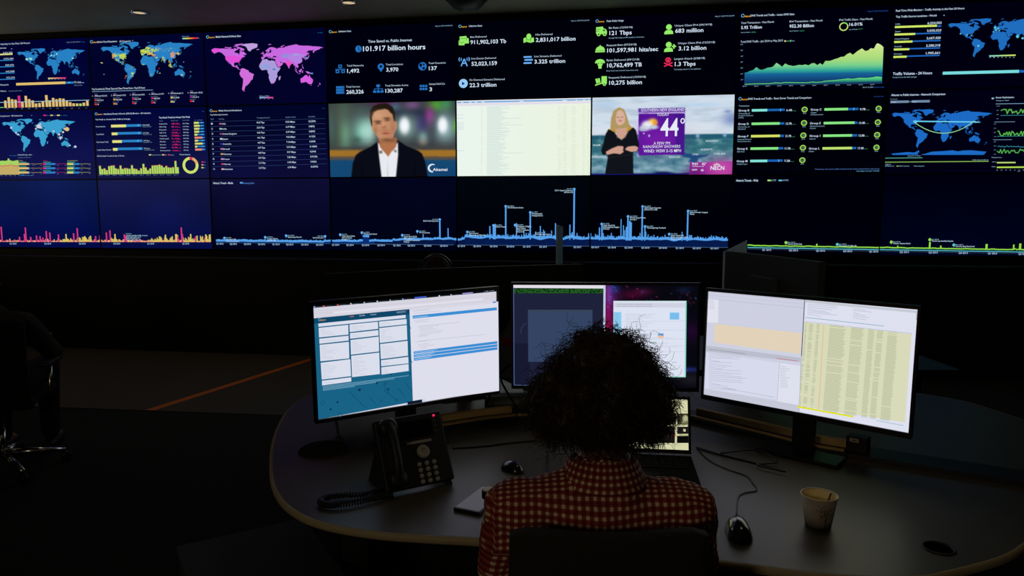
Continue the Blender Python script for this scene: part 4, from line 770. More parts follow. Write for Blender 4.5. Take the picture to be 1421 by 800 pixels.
def bgc(c, r_):
    T = {(0, 0): ((1, 2, 52), (2, 6, 46)), (1, 0): ((1, 4, 44), (2, 3, 40)), (2, 0): ((1, 3, 42), (3, 3, 38)), (3, 0): ((0, 1, 14), (0, 0, 14)), (4, 0): ((0, 1, 10), (0, 2, 10)), (5, 0): ((1, 0, 12), (0, 1, 8)), (6, 0): ((0, 0, 12), (0, 0, 12)), (7, 0): ((0, 0, 14), (1, 0, 16)),
         (0, 1): ((4, 8, 62), (20, 22, 74)), (1, 1): ((1, 6, 56), (20, 22, 66)), (2, 1): ((0, 4, 36), (12, 12, 54)), (6, 1): ((0, 0, 8), (1, 1, 10)), (7, 1): ((0, 0, 16), (1, 1, 20)),
         (0, 2): ((14, 28, 78), (0, 10, 70)), (1, 2): ((24, 28, 72), (4, 12, 70)), (2, 2): ((14, 14, 52), (0, 3, 26)), (3, 2): ((3, 5, 30), (0, 2, 20)), (4, 2): ((2, 6, 12), (0, 0, 10)), (5, 2): ((1, 3, 8), (0, 0, 8)), (6, 2): ((0, 0, 10), (0, 0, 10)), (7, 2): ((0, 0, 14), (0, 4, 26))}
    a, b_ = T[(c, r_)]
    def f(u, v):
        k = 1 + .18 * noise.noise(Vector((c * 3 + u * 2.5, r_ * 2 + v * 2, .7)))
        return tuple(x * k for x in lerp(a, b_, v))
    return f
M_BEZ = mat('display_bezel_black', (0.0018, 0.0018, 0.002), 0.6, spec=0.2)
DESC = {(0, 0): 'blue world map and tan bar chart', (1, 0): 'blue world map dotted yellow and orange', (2, 0): 'pink and lilac world map', (3, 0): 'headline 101.917 billion hours and blue icons', (4, 0): '911,902,103 Tb beside green and blue icons', (5, 0): 'green icons, a red skull and 1.3 Tbps', (6, 0): 'green to blue area chart rising to the right', (7, 0): 'five yellow-green bars beside a blue map',
        (0, 1): 'light blue world map dotted white', (1, 1): 'yellow ring chart and blue progress bars', (2, 1): 'ten-row table of countries', (3, 1): 'man in a dark jacket and white shirt', (4, 1): 'pale yellow-green log list', (5, 1): 'weather presenter beside a purple 44 degree card', (6, 1): 'green bars and small rings for groups B to M', (7, 1): 'blue map crossed by a curved line',
        (0, 2): 'pink spikes along a dark blue timeline', (1, 2): 'pink and yellow spikes under yellow ring chart', (2, 2): 'start of the thin blue timeline below the country table', (3, 2): 'low blue timeline below the man in the jacket', (4, 2): 'tall blue marker spikes below the pale log list', (5, 2): 'blue spikes below the weather map', (6, 2): 'thin green and cyan line below the group bars', (7, 2): 'green line in the bottom right corner'}
ROWN = ['top', 'middle', 'bottom']
for (c, r_), S in PAN.items():
    e = empty('wall_display', S.M.translation - Vector((0, 0, ROWH / 2)), YAW4 + KYAW * (c - 4), '%s-row video wall display showing %s' % (ROWN[r_], DESC[(c, r_)]) if True else '', 'wall display', 'displays of the video wall')
    bm = bmesh.new(); W2, H = COLW / 2 - .0008, ROWH; b_ = .0068
    box(bm, -W2, W2, 0.004, 0.09, 0.0008, H - .0008)
    for x0, x1, z0, z1 in [(-W2, -W2 + b_, 0.0008, H - .0008), (W2 - b_, W2, 0.0008, H - .0008), (-W2 + b_, W2 - b_, 0.0008, b_), (-W2 + b_, W2 - b_, H - b_, H - .0008)]: box(bm, x0, x1, -0.004, 0.004, z0, z1)
    obj('housing', bm, M_BEZ, e)
    if (c, r_) == (3, 1): o = S.build('screen', e, man.fn(), NXP, NYP)
    elif (c, r_) == (5, 1): o = S.build('screen', e, wx.fn(), NXP, NYP)
    elif (c, r_) == (4, 1): o = S.build('screen', e, lambda u, v: lerp((234, 245, 238), (234, 243, 222), u) if v > .07 else (236, 240, 250), 6, 24)
    else: o = S.build('screen', e, bgc(c, r_), 12, 8)
    o.location = (0, 0, ROWH / 2)
# ---------------------------------------------------------------- room shell
M_CARPET = mat('dark_carpet', (0.0055, 0.0068, 0.0030), 0.95, noise_amt=0.4, noise_scale=60, bump=0.6)
M_FLOOR = mat('grey_walkway', (0.085, 0.072, 0.052), 0.8, noise_amt=0.12, noise_scale=3, bump=0.15)
M_WALL = mat('dark_wall_paint', (0.006, 0.006, 0.0055), 0.85, noise_amt=0.2, noise_scale=5)
M_CEIL = mat('pale_ceiling', (0.32, 0.31, 0.25), 0.75, noise_amt=0.25, noise_scale=1.6)
M_BLACK = mat('matt_black_plastic', (0.006, 0.006, 0.007), 0.5)
M_SOFT = mat('black_fabric', (0.005, 0.005, 0.005), 0.9, bump=0.5, noise_scale=300)
M_ORANGE = mat('orange_stripe', (0.90, 0.22, 0.03), 0.8)
def struct(name, bm, m, parent=None):
    o = obj(name, bm, m, parent); o['kind'] = 'structure'; return o
def quadprism(pts, z0, z1): return prism(bmesh.new(), pts, z0, z1)
CEILZ = 3.372
nL, nR = _nodes[0], _nodes[8]
wdir = (nR - nL).normalized(); wn = Vector((wdir.y, -wdir.x))          # towards the room
A = nL - wdir * 3.0; B = nR + wdir * 1.6
front = [tuple(A), tuple(B), (7.5, -4.0), (-10.5, -4.0)]
struct('floor', quadprism([(-11, 9.5), (8, 9.5), (8, -4.2), (-11, -4.2)], -0.1, 0.0), M_CARPET)
a0 = Vector((-10.0, 6.26)); a1 = Vector((7.0, 3.9))
b0 = Vector((-10.0, 8.0)); b1 = Vector((7.0, 5.9))
struct('trim_1', quadprism([(-10.2, 6.08), (6.8, 4.10), (6.8, 7.6), (-10.2, 8.9)], 0.0005, 0.006), M_FLOOR)      # the paler walkway in front of the wall
obj_s = struct('trim_2', quadprism([(-2.73, 5.215), (-2.66, 5.205), (-1.45, 8.35), (-1.52, 8.37)], 0.0062, 0.008), M_ORANGE)
E_ = lambda p, d: (p.x + wn.x * d, p.y + wn.y * d)
struct('wall_back', quadprism([E_(A, -0.10), E_(B, -0.10), E_(B, -0.24), E_(A, -0.24)], 0.0, CEILZ), M_WALL)
# bezel frame strips above and below the displays, and the low wall that carries them
struct('trim_3', quadprism([E_(A, 0.02), E_(B, 0.02), E_(B, -0.10), E_(A, -0.10)], ZTOP + 0.008, CEILZ), M_BEZ)
zb = ZTOP - 3 * ROWH
struct('wall_low', quadprism([E_(A, 0.30), E_(B, 0.30), E_(B, -0.10), E_(A, -0.10)], 0.0, zb - 0.075), M_WALL)
struct('trim_4', quadprism([E_(A, 0.02), E_(B, 0.02), E_(B, -0.10), E_(A, -0.10)], zb - 0.074, zb - 0.012), M_BEZ)
struct('ceiling', quadprism([(-11, 9.5), (8, 9.5), (8, -4.2), (-11, -4.2)], CEILZ, CEILZ + 0.1), M_CEIL)
struct('wall_left', quadprism([(-10.5, 9.4), (-10.4, 9.4), (-10.4, -4.2), (-10.5, -4.2)], 0.0, CEILZ), M_WALL)
struct('wall_right', quadprism([(7.5, 9.4), (7.6, 9.4), (7.6, -4.2), (7.5, -4.2)], 0.0, CEILZ), M_WALL)
# recessed ceiling lights with chrome rings
M_CHROME = mat('chrome', (0.75, 0.72, 0.66), 0.18, 1.0)
M_LAMPIN = mat('glinting_lamp_glass', (0.5, 0.42, 0.3), 0.4, emit=(1.0, 0.75, 0.45), estr=0.6)  # lights are off; the glow stands in for the glint on their glass
for (x, y, lb) in [(-3.572, 7.124, 'round recessed ceiling light with chrome ring, the left one above the video wall'), (-1.487, 6.786, 'round recessed ceiling light with chrome ring, the right one near the top edge')]:
    e = empty('ceiling_light', (x, y, CEILZ), 0, lb, 'ceiling light', 'recessed ceiling lights')
    obj('ring', lathe(bmesh.new(), [(0.062, -0.002), (0.062, -0.014), (0.078, -0.010), (0.080, -0.001)], 32), M_CHROME, e, True)
    obj('lamp_glass', lathe(bmesh.new(), [(0.0001, -0.006), (0.03, -0.009), (0.061, -0.004)], 32), M_LAMPIN, e, True)
e = empty('ceiling_speaker', (-0.41, 6.70, CEILZ), 0, 'black dome hanging from the ceiling at the top edge of the frame', 'ceiling dome')
obj('dome', lathe(bmesh.new(), [(0.0001, -0.105), (0.06, -0.10), (0.12, -0.075), (0.16, -0.035), (0.17, -0.012), (0.17, -0.001)], 36), M_BLACK, e, True)
obj('mounting_ring', lathe(bmesh.new(), [(0.172, -0.001), (0.19, -0.006), (0.19, -0.001)], 36), M_BEZ, e, True)

# ---------------------------------------------------------------- the desk
M_TOP = mat('warm_grey_laminate', (0.088, 0.077, 0.055), 0.40, spec=0.36, noise_amt=0.05, noise_scale=25)
M_EDGE = mat('beige_edge_band', (0.42, 0.35, 0.20), 0.6)
M_WOOD = mat('tan_wood_rail', (0.55, 0.36, 0.13), 0.5, noise_amt=0.25, noise_scale=30)
out = [(-0.811, 2.866), (-0.845, 2.66), (-0.818, 2.434), (-0.765, 2.205), (-0.685, 1.958), (-0.613, 1.805), (-0.537, 1.707), (-0.448, 1.642), (-0.319, 1.596), (-0.183, 1.574), (-0.083, 1.562), (0.18, 1.52), (0.45, 1.455), (0.651, 1.40), (0.82, 1.39), (0.94, 1.425), (1.06, 1.475), (1.152, 1.535), (1.30, 1.66), (1.42, 1.81), (1.60, 2.05), (1.78, 2.30), (1.825, 2.477), (1.80, 2.66), (1.746, 2.788), (1.50, 2.98), (1.10, 3.12), (0.40, 3.22), (-0.20, 3.20), (-0.60, 3.08)]
outs = [(p.x, p.y) for p in smooth_path([(x, y, 0) for x, y in out], 5, True)]
desk = empty('desk', (0.4, 2.3, 0), 0, 'long curved control desk with warm grey top and beige edge', 'desk')
def inset(poly, d):
    c = Vector((0.45, 2.35)); r = []
    n = len(poly)
    for i in range(n):
        a = Vector(poly[i - 1]); b_ = Vector(poly[(i + 1) % n]); t_ = (b_ - a).normalized(); nn = Vector((-t_.y, t_.x))
        if nn.dot(c - Vector(poly[i])) < 0: nn = -nn
        r.append(tuple(Vector(poly[i]) + nn * d))
    return r
sh = lambda poly: [(x - 0.4, y - 2.3) for x, y in poly]
obj('worktop', prism(bmesh.new(), sh(inset(outs, 0.010)), 0.732, 0.75), M_TOP, desk)
bm = bmesh.new()
n = len(outs); prof = [(0.0098, 0.7495), (0.004, 0.7502), (0.0, 0.746), (0.0, 0.735), (0.004, 0.731), (0.0098, 0.7315)]
rings = [[bm.verts.new((x, y, z)) for x, y in sh(inset(outs, d) if d else outs)] for d, z in prof]
for a_, b_ in zip(rings, rings[1:]):
    for i in range(n): bm.faces.new((a_[i], a_[(i + 1) % n], b_[(i + 1) % n], b_[i]))
obj('edge_band', bm, M_EDGE, desk, True)
for x0, x1, y0, y1 in [(-0.50, -0.42, 2.0, 2.7), (1.14, 1.22, 1.85, 2.6), (0.32, 0.40, 2.2, 2.8)]: obj('support_panel', bx(x0 - 0.4, x1 - 0.4, y0 - 2.3, y1 - 2.3, 0.0, 0.7319, 0.004), M_BLACK, desk)
obj('modesty_panel', bx(-0.42 - 0.4, 1.14 - 0.4, 2.3 - 2.3, 2.33 - 2.3, 0.25, 0.7318), M_BLACK, desk)
# rail that runs along the desk behind the monitors: black trough with two tan slats
rail_pts = [(-0.41, 2.262), (-0.10, 2.43), (0.02, 2.475), (0.62, 2.475), (0.93, 2.145), (1.40, 1.86)]
rail = empty('desk_rail', (0.45, 2.4, 0.75), 0, 'low black cable rail with tan slats running along the desk behind the monitors', 'cable rail')
def strip(pts, o0, o1, z0, z1, m, name, par):
    P = [Vector((x, y)) for x, y in pts]; L = []; R = []
    for i, p in enumerate(P):
        a_ = (P[i] - P[i - 1]).normalized() if i else (P[1] - P[0]).normalized(); b_ = (P[i + 1] - P[i]).normalized() if i < len(P) - 1 else a_
        t_ = (a_ + b_).normalized(); nn = Vector((-t_.y, t_.x)); L.append(p + nn * o0); R.append(p + nn * o1)
    poly = [(q.x - 0.45, q.y - 2.4) for q in L] + [(q.x - 0.45, q.y - 2.4) for q in reversed(R)]
    bm = bmesh.new(); prism(bm, poly[::-1], z0 - 0.75, z1 - 0.75); return obj(name, bm, m, par)
strip(rail_pts, 0.0, 0.105, 0.7505, 0.765, M_BLACK, 'trough', rail)
strip(rail_pts[:3], 0.012, 0.030, 0.7655, 0.770, M_WOOD, 'slat', rail)
strip(rail_pts[:3], 0.058, 0.080, 0.7655, 0.786, M_WOOD, 'slat', rail)
strip([(0.62, 2.475), (0.93, 2.145), (1.0, 2.10)], 0.012, 0.030, 0.7655, 0.769, M_WOOD, 'slat', rail)
strip([(0.62, 2.475), (0.93, 2.145), (1.0, 2.10)], 0.058, 0.080, 0.7655, 0.786, M_WOOD, 'slat', rail)
strip(rail_pts[2:4], 0.012, 0.030, 0.7655, 0.770, M_WOOD, 'slat', rail)
tag(obj('grommet', lathe(bmesh.new(), [(0.0001, 0.0), (0.028, 0.0), (0.030, 0.003), (0.033, 0.003), (0.035, 0.0)], 32, Matrix.Translation((0.946, 1.518, 0.7503))), M_BLACK), 'small round black cable grommet near the right front edge of the desk', 'cable grommet')
e = empty('storage_pedestal', (-0.74, 1.98, 0), 0.55, 'low dark grey storage pedestal beside the left end of the desk', 'pedestal')
M_PED = mat('dark_grey_metal', (0.05, 0.055, 0.045), 0.6)
obj('cabinet_body', bx(-0.185, 0.185, -0.24, 0.20, 0.05, 0.47, 0.006), M_PED, e)
for k in range(3): 
    d_ = obj('drawer', bx(-0.175, 0.175, -0.258, -0.242, 0.06 + k * .135, 0.19 + k * .135, 0.003), M_PED, e); obj('handle', bx(-0.06, 0.06, -0.268, -0.2585, 0.16 + k * .135, 0.168 + k * .135), M_BLACK, d_)
obj('top_panel', bx(-0.19, 0.19, -0.26, 0.205, 0.471, 0.492, 0.004), M_PED, e)
for sx in (-.15, .15):
    for sy in (-.2, .16): obj('foot', lathe(bmesh.new(), [(0.02, 0.0), (0.02, 0.049)], 16, Matrix.Translation((sx, sy, 0))), M_BLACK, e)

# ---------------------------------------------------------------- desk monitors
M_MON = mat('monitor_black', (0.004, 0.004, 0.0045), 0.35)
def monitor(pose, stand_xy, label, W=.597, H=.336, group='desk monitors in front of the seated person', tall=True, bgf=None, nx=8, ny=6, surf=None, bez=(0.008, 0.012, 0.016), name='monitor', z0=0.7501, sb=(0.12, 0.06)):
    x, y, z, yaw, tilt, roll = pose
    M = Matrix.Translation((x, y, z)) @ Matrix.Rotation(yaw, 4, 'Z') @ Matrix.Rotation(tilt, 4, 'X') @ Matrix.Rotation(roll, 4, 'Y')
    e = empty(name, (stand_xy[0], stand_xy[1], z0), yaw, label, 'monitor', group)
    Ei = (Matrix.Translation((stand_xy[0], stand_xy[1], z0)) @ Matrix.Rotation(yaw, 4, 'Z')).inverted()
    side, topb, bot = bez; bm = bmesh.new()
    box(bm, -W / 2 - side, W / 2 + side, 0.0025, 0.016, -H / 2 - bot, H / 2 + topb, 0.002)
    box(bm, -W * .36, W * .36, 0.0155, 0.045, -H * .38, H * .34, 0.012)
    for a, b_, c, d in [(-W / 2 - side, -W / 2 - .0004, -H / 2 - bot, H / 2 + topb), (W / 2 + .0004, W / 2 + side, -H / 2 - bot, H / 2 + topb), (-W / 2 - .0004, W / 2 + .0004, -H / 2 - bot, -H / 2 - .0004), (-W / 2 - .0004, W / 2 + .0004, H / 2 + .0004, H / 2 + topb)]:
        box(bm, a, b_, -0.005, 0.003, c, d)
    h = obj('housing', bm, M_MON, e); h.matrix_local = Ei @ M
    if surf is not None: sc = surf.build('screen', e, bgf, nx, ny); sc.matrix_local = Ei @ M
    back = (Ei @ M) @ Vector((0, 0.045, -0.02))
    bm = bmesh.new(); box(bm, -0.032, 0.032, 0.0, 0.026, 0.012, back.z + 0.05, 0.004)
    box(bm, -0.05, 0.05, min(0.0, back.y - 0.004), max(0.012, back.y - 0.004), back.z - 0.03, back.z + 0.05)
    obj('stand_neck', bm, M_MON, e)
    obj('stand_base', bx(-sb[0], sb[0], -sb[1], sb[1] * .7, 0.0, 0.012, 0.004), M_MON, e)
    return e
def msurf(pose, W=.597, H=.336):
    x, y, z, yaw, tilt, roll = pose
    return Surf(Matrix.Translation((x, y, z)) @ Matrix.Rotation(yaw, 4, 'Z') @ Matrix.Rotation(tilt, 4, 'X') @ Matrix.Rotation(roll, 4, 'Y'), W, H)
# left monitor
PL = (-0.3089, 2.1855, 1.0616, 0.5277, 0.0165, -0.018)
S = msurf(PL); Z(420, 390, 290, 1160); WHT = (222, 222, 236); GR = (186, 188, 202)
S.p([(50, 152), (1080, 60), (1080, 125), (50, 210)], (214, 212, 224)); S.p([(50, 130), (1080, 40), (1080, 59), (50, 152)], (10, 16, 20))
for x, c_, w in [(60, (150, 170, 240), 9), (112, (230, 90, 80), 9), (190, (220, 80, 80), 8), (264, (230, 230, 240), 6), (338, (180, 210, 230), 6), (410, (225, 225, 235), 7), (482, (200, 200, 220), 6), (552, (150, 180, 240), 6), (754, (225, 225, 235), 7), (820, (200, 210, 230), 6)]:
    y = 142 - (x - 60) * .0885; S.r(x, y, x + w, y + 7, c_); S.t(x + w + 3, y + 7, x + w + 42, 5, 'window', (120, 130, 145))
S.r(620, 89, 686, 99, (60, 90, 200)); S.r(886, 64, 944, 74, (150, 140, 210)); S.t(1004, 61, 1060, 7, 'Tue 9:41', (180, 210, 230))
for y in (168, 182): S.ln([(70, y), (590, y - 46), (1060, y - 88)], 2, (196, 196, 210))
S.p([(170, 172), (1000, 97), (1000, 106), (170, 182)], (226, 226, 238))
S.p([(62, 208), (592, 157), (611, 672), (84, 786)], (24, 98, 134), True); S.p([(62, 208), (592, 157), (593, 186), (63, 238)], (14, 70, 104))
logo(S, 86, 222, 14); S.t(260, 203, 284, 7, 'HOME', (225, 140, 90)); S.t(315, 197, 345, 7, 'Profile', (200, 220, 235)); S.t(375, 191, 408, 7, 'Account', (200, 220, 235)); S.t(520, 174, 570, 5, 'operations', (170, 200, 215)); S.t(520, 180, 570, 5, 'dashboard', (170, 200, 215))
cards = [[(86, 237), (570, 189), (571, 206), (87, 255)], [(88, 261), (252, 244), (253, 298), (90, 314)], [(91, 321), (253, 304), (254, 331), (92, 349)], [(93, 355), (255, 338), (257, 430), (97, 446)], [(98, 454), (262, 434), (266, 528), (104, 547)], [(104, 553), (266, 534), (267, 557), (105, 579)],
         [(257, 241), (414, 226), (416, 265), (258, 283)], [(259, 289), (416, 272), (417, 302), (260, 320)], [(262, 327), (418, 308), (420, 390), (264, 408)], [(265, 414), (420, 396), (424, 515), (270, 532)],
         [(418, 224), (570, 210), (571, 238), (419, 254)], [(419, 260), (571, 243), (574, 324), (422, 342)], [(423, 348), (575, 330), (577, 412), (427, 431)], [(427, 437), (578, 418), (579, 454), (428, 470)], [(428, 476), (579, 458), (580, 496), (430, 516)]]
for k, c_ in enumerate(cards):
    S.p(c_, (218, 222, 236), True)
    if k: 
        hgt = c_[3][1] - c_[0][1]; S.rows(c_[0][0] + 10, c_[0][1] + 10, c_[1][0] - 60, 9, int((hgt - 12) / 9), (188, 196, 214), k, .2, .95, 2.4)
for k, (x0, x1) in enumerate([(105, 580), (105, 500), (105, 400), (105, 280)]):
    y = 580 + k * 7; sl = -.128; 
    S.ln([(x0, y + 2), (x1, y + 2 + (x1 - x0) * sl)], 2.4, (130, 185, 210))
for x, y, a in [(307, 600, 8), (467, 597, 6), (186, 668, 6), (148, 708, 6), (403, 563, 6), (484, 515, 4), (340, 694, 3), (588, 510, 4)]: S.el(x, y, a, a, (10, 52, 84), 12)
for x, y, a in [(105, 672, 12), (428, 660, 7), (512, 656, 7), (200, 738, 13), (450, 564, 8)]: S.ring(x, y, a, a, 2.5, (14, 70, 104))
for a, b_ in [((440, 570), (470, 620)), ((440, 600), (520, 660)), ((560, 560), (600, 610)), ((360, 640), (400, 680)), ((520, 590), (560, 640)), ((575, 240), (592, 262)), ((578, 420), (600, 450)), ((250, 610), (330, 690))]: S.ln([a, b_], 3, (14, 74, 108))
S.p([(594, 157), (1076, 112), (1082, 612), (612, 668)], WHT, True)
S.ln([(596, 162), (1068, 118)], 2, (200, 200, 214)); S.r(1044, 113, 1062, 120, (60, 130, 215)); CB = (58, 142, 212)
S.p([(600, 190), (1066, 144), (1067, 160), (602, 207)], CB)
for k, q4 in enumerate([[(606, 388), (1069, 331), (1070, 345), (607, 403)], [(607, 406), (1070, 348), (1070, 361), (607, 421)], [(607, 424), (1070, 364), (1070, 378), (608, 440)]]):
    S.p(q4, CB); S.ln([(612, q4[0][1] + 5), (736 - k * 14, q4[0][1] - 10 + k * 1.5)], 2, (170, 210, 240)); S.ln([(612, q4[0][1] + 11), (720 - k * 14, q4[0][1] - 3)], 2, (170, 210, 240))
S.ln([(606, 200), (686, 192)], 3, (180, 215, 240))
for x, y, x1 in [(604, 166, 700), (604, 178, 760), (612, 218, 690), (612, 228, 690), (628, 249, 858), (632, 256, 745), (636, 264, 712), (636, 272, 735), (640, 282, 762), (640, 292, 762), (632, 300, 690), (632, 306, 680), (636, 330, 1000), (612, 336, 680), (630, 350, 690), (630, 360, 720), (640, 370, 680)]: S.ln([(x, y), (x1, y - (x1 - x) * .1)], 2.2, GR)
S.p([(560, 668), (652, 652), (654, 668), (562, 684)], (16, 24, 44)); S.p([(560, 672), (572, 670), (573, 682), (561, 684)], (170, 195, 225)); S.p([(656, 652), (668, 650), (669, 666), (657, 668)], (190, 210, 235))
monitor(PL, (-0.334, 2.229), 'left desk monitor with a blue dashboard page beside a white page', surf=S, bgf=lambda u, v: WHT, bez=(0.009, 0.012, 0.012))
# centre monitor
PC = (0.3028, 2.3211, 1.0835, -0.0955, -0.0101, -0.0063)
gal = Canvas(160, 90, (7, 7, 16))
def gb(x, y, rx, ry, col, k=1.0, p=2): gal.blob((x - 98) / 1142, (y - 68) / 630, rx / 1142, ry / 630, col, k, p)
for a in [(690, 240, 40, 120, (150, 16, 100), .8), (690, 150, 60, 60, (90, 30, 110), .8), (720, 100, 40, 30, (30, 60, 150), .7), (830, 130, 90, 30, (70, 6, 40), .8), (900, 110, 60, 20, (90, 20, 60), .6), (690, 330, 40, 40, (170, 20, 90), .8), (1200, 350, 60, 60, (40, 8, 50), .7), (1180, 580, 90, 14, (30, 44, 130), .9), (1200, 640, 90, 40, (30, 28, 34), .8), (690, 110, 16, 80, (180, 60, 180), .5), (500, 200, 80, 20, (50, 60, 130), .5), (1150, 100, 40, 20, (20, 40, 80), .5)]: gb(*a)
rg = random.Random(4)
for _ in range(110):
    gb(rg.choice([rg.uniform(670, 740), rg.uniform(670, 1240)]), rg.uniform(75, 640) if rg.random() < .4 else rg.uniform(75, 200), rg.uniform(2.5, 4.5), rg.uniform(2.5, 4.5), rg.choice([(190, 40, 120), (70, 130, 220), (120, 60, 200), (220, 80, 110), (40, 70, 160)]), rg.uniform(.25, .8))
S = msurf(PC); Z(690, 380, 300, 1333)
S.p([(98, 66), (668, 69), (660, 690), (104, 690)], (29, 33, 58), True); S.p([(104, 430), (200, 430), (200, 690), (104, 690)], (22, 25, 48)); S.p([(98, 66), (668, 69), (668, 92), (98, 88)], (226, 222, 232))
S.p([(104, 90), (655, 93), (655, 123), (104, 122)], (10, 52, 18))
rg = random.Random(5)
for k in range(4):
    for j in range(60):
        if rg.random() < .75: x = 106 + j * 9.1; S.r(x, 94 + k * 7, x + 7, 98 + k * 7, (52, 112, 46))
S.p([(190, 222), (587, 222), (586, 542), (192, 542)], (52, 68, 98), True); S.p([(190, 222), (587, 222), (587, 240), (190, 238)], (56, 68, 92)); S.r(655, 70, 668, 640, (196, 202, 224)); S.r(98, 88, 104, 690, (84, 104, 156)); S.r(98, 684, 660, 690, (84, 104, 150))
S.ring(215, 360, 70, 66, 3, (58, 64, 98), -100, -30)
S.p([(716, 167), (1166, 167), (1161, 636), (716, 636)], (220, 226, 242), True); S.ln([(1163, 170), (1158, 634)], 7, (120, 215, 190)); S.ln([(718, 170), (1160, 170)], 4, (190, 225, 215)); S.ln([(720, 636), (1158, 636)], 4, (110, 205, 170))
S.r(718, 178, 1160, 206, (208, 210, 226)); S.rows(736, 186, 1100, 12, 2, (170, 176, 196), 3, .5, .9, 4)
S.p([(718, 236), (765, 236), (765, 372), (718, 372)], (140, 204, 238)); S.rows(722, 242, 762, 7, 18, (110, 180, 225), 4, .5, .95, 2); S.r(1062, 238, 1120, 281, (120, 190, 236)); S.r(988, 366, 1024, 380, (110, 165, 220)); S.r(988, 380, 1024, 395, (240, 190, 150)); S.r(720, 376, 800, 388, (236, 208, 180)); S.r(936, 418, 980, 430, (150, 170, 170))
S.rows(790, 246, 1050, 11, 12, (190, 198, 216), 5, .3, .95, 3); S.rows(790, 392, 1150, 11, 9, (196, 202, 218), 6, .3, .95, 3)
for y in (290, 345, 400, 440, 478): S.ln([(770, y), (1156, y)], 2, (196, 200, 214))
monitor(PC, (0.3076, 2.371), 'centre desk monitor with dark terminal window and starry pink background', surf=S, bgf=gal.fn(), nx=160, ny=90, bez=(0.008, 0.009, 0.012))
# right monitor
PR = (0.8515, 2.0854, 1.0663, -0.719, -0.0197, 0.0062)
S = msurf(PR); Z(960, 390, 330, 1148)
def lr(x): return (x - 80) * .1005
S.p([(60, 30), (548, 80), (520, 650), (50, 560)], (206, 208, 226), True); S.p([(546, 80), (1110, 140), (1050, 760), (518, 650)], (222, 224, 240), True)
S.ln([(546, 86), (530, 362)], 4, (60, 70, 110)); S.ln([(530, 362), (518, 634)], 3, (170, 176, 192)); S.ln([(80, 52), (546, 97)], 3, (190, 190, 206)); S.ln([(80, 68), (544, 112)], 2, (190, 194, 210)); S.ln([(130, 92), (540, 130)], 2, (180, 186, 200))
S.p([(80, 88), (130, 93), (127, 204), (74, 200)], (226, 226, 238)); S.rows(84, 92, 116, 8, 6, (190, 192, 206), 8, .5, .95, 2.4, .1); S.p([(112, 207), (533, 252), (528, 356), (109, 297)], (226, 210, 186)); S.ln([(112, 203), (533, 248)], 2, (186, 206, 226))
S.p([(72, 312), (527, 372), (525, 392), (70, 340)], (186, 190, 204)); S.p([(240, 316), (527, 352), (527, 362), (240, 322)], (206, 210, 222)); S.ln([(410, 374), (512, 387)], 3, (205, 110, 120)); S.ln([(82, 330), (260, 352)], 2.4, (140, 144, 160)); S.p([(424, 396), (525, 410), (520, 600), (414, 585)], (222, 224, 238)); S.p([(70, 346), (424, 396), (416, 575), (64, 520)], (214, 218, 236))
S.ln([(425, 398), (414, 574)], 2, (170, 178, 196))
for k in range(19): S.ln([(84, 352 + k * 9.2), (84 + rg.uniform(40, 160) + (90 if k in (12, 14, 18) else 0), 352 + k * 9.2 + rg.uniform(6, 16))], 2, (176, 180, 200))
for k in range(12): S.ln([(428, 412 + k * 9), (428 + rg.uniform(20, 48), 415 + k * 9)], 2, (176, 182, 198))
S.p([(64, 520), (518, 600), (518, 634), (62, 552)], (198, 200, 216)); S.ln([(150, 516), (400, 562)], 2, (170, 176, 190))
S.p([(548, 92), (1096, 145), (1096, 156), (548, 104)], (196, 200, 210)); S.p([(1086, 144), (1098, 145), (1094, 190), (1083, 190)], (176, 182, 192))
for k in range(7): S.ln([(560, 112 + k * 8), (560 + rg.uniform(60, 170), 120 + k * 8 + rg.uniform(2, 8))], 2, (170, 176, 194))
for k in range(6): S.ln([(780, 134 + k * 9), (780 + rg.uniform(30, 100), 137 + k * 9 + rg.uniform(2, 6))], 2, (176, 182, 198))
S.ln([(548, 176), (930, 218)], 3, (130, 176, 196)); S.ln([(550, 196), (1064, 254)], 2, (170, 180, 200))
S.p([(544, 198), (1063, 256), (1031, 683), (521, 604)], (216, 218, 186), True)
def tb(f, g_): # point in the table
    return ((544 + 519 * f) * (1 - g_) + (521 + 510 * f) * g_, (198 + 58 * f) * (1 - g_) + (604 + 79 * f) * g_)
colsf = [(0.01, 0.03), (0.05, 0.09), (0.12, 0.15), (0.24, 0.40), (0.44, 0.56), (0.60, 0.66), (0.68, 0.74), (0.78, 0.88)]
for k in range(92):
    v = k / 92
    for j, (fa, fb) in enumerate(colsf):
        if rg.random() < (.93 if j > 2 else .7):
            e_ = fa + (fb - fa) * rg.uniform(.82, 1.0); S.p([tb(fa, v + .002), tb(e_, v + .002), tb(e_, v + .0075), tb(fa, v + .0075)], (180, 186, 152))
S.p([tb(.195, 0), tb(.205, 0), tb(.205, 1), tb(.195, 1)], (226, 196, 150)); S.ln([(521, 602), (790, 650)], 8, (226, 228, 20)); S.ln([(900, 668), (1030, 692)], 3, (150, 190, 205))
monitor(PR, (0.8844, 2.123), 'right desk monitor with a peach block and a long yellow-green table', surf=S, bgf=lambda u, v: (214, 216, 234), bez=(0.008, 0.011, 0.016))
S = None

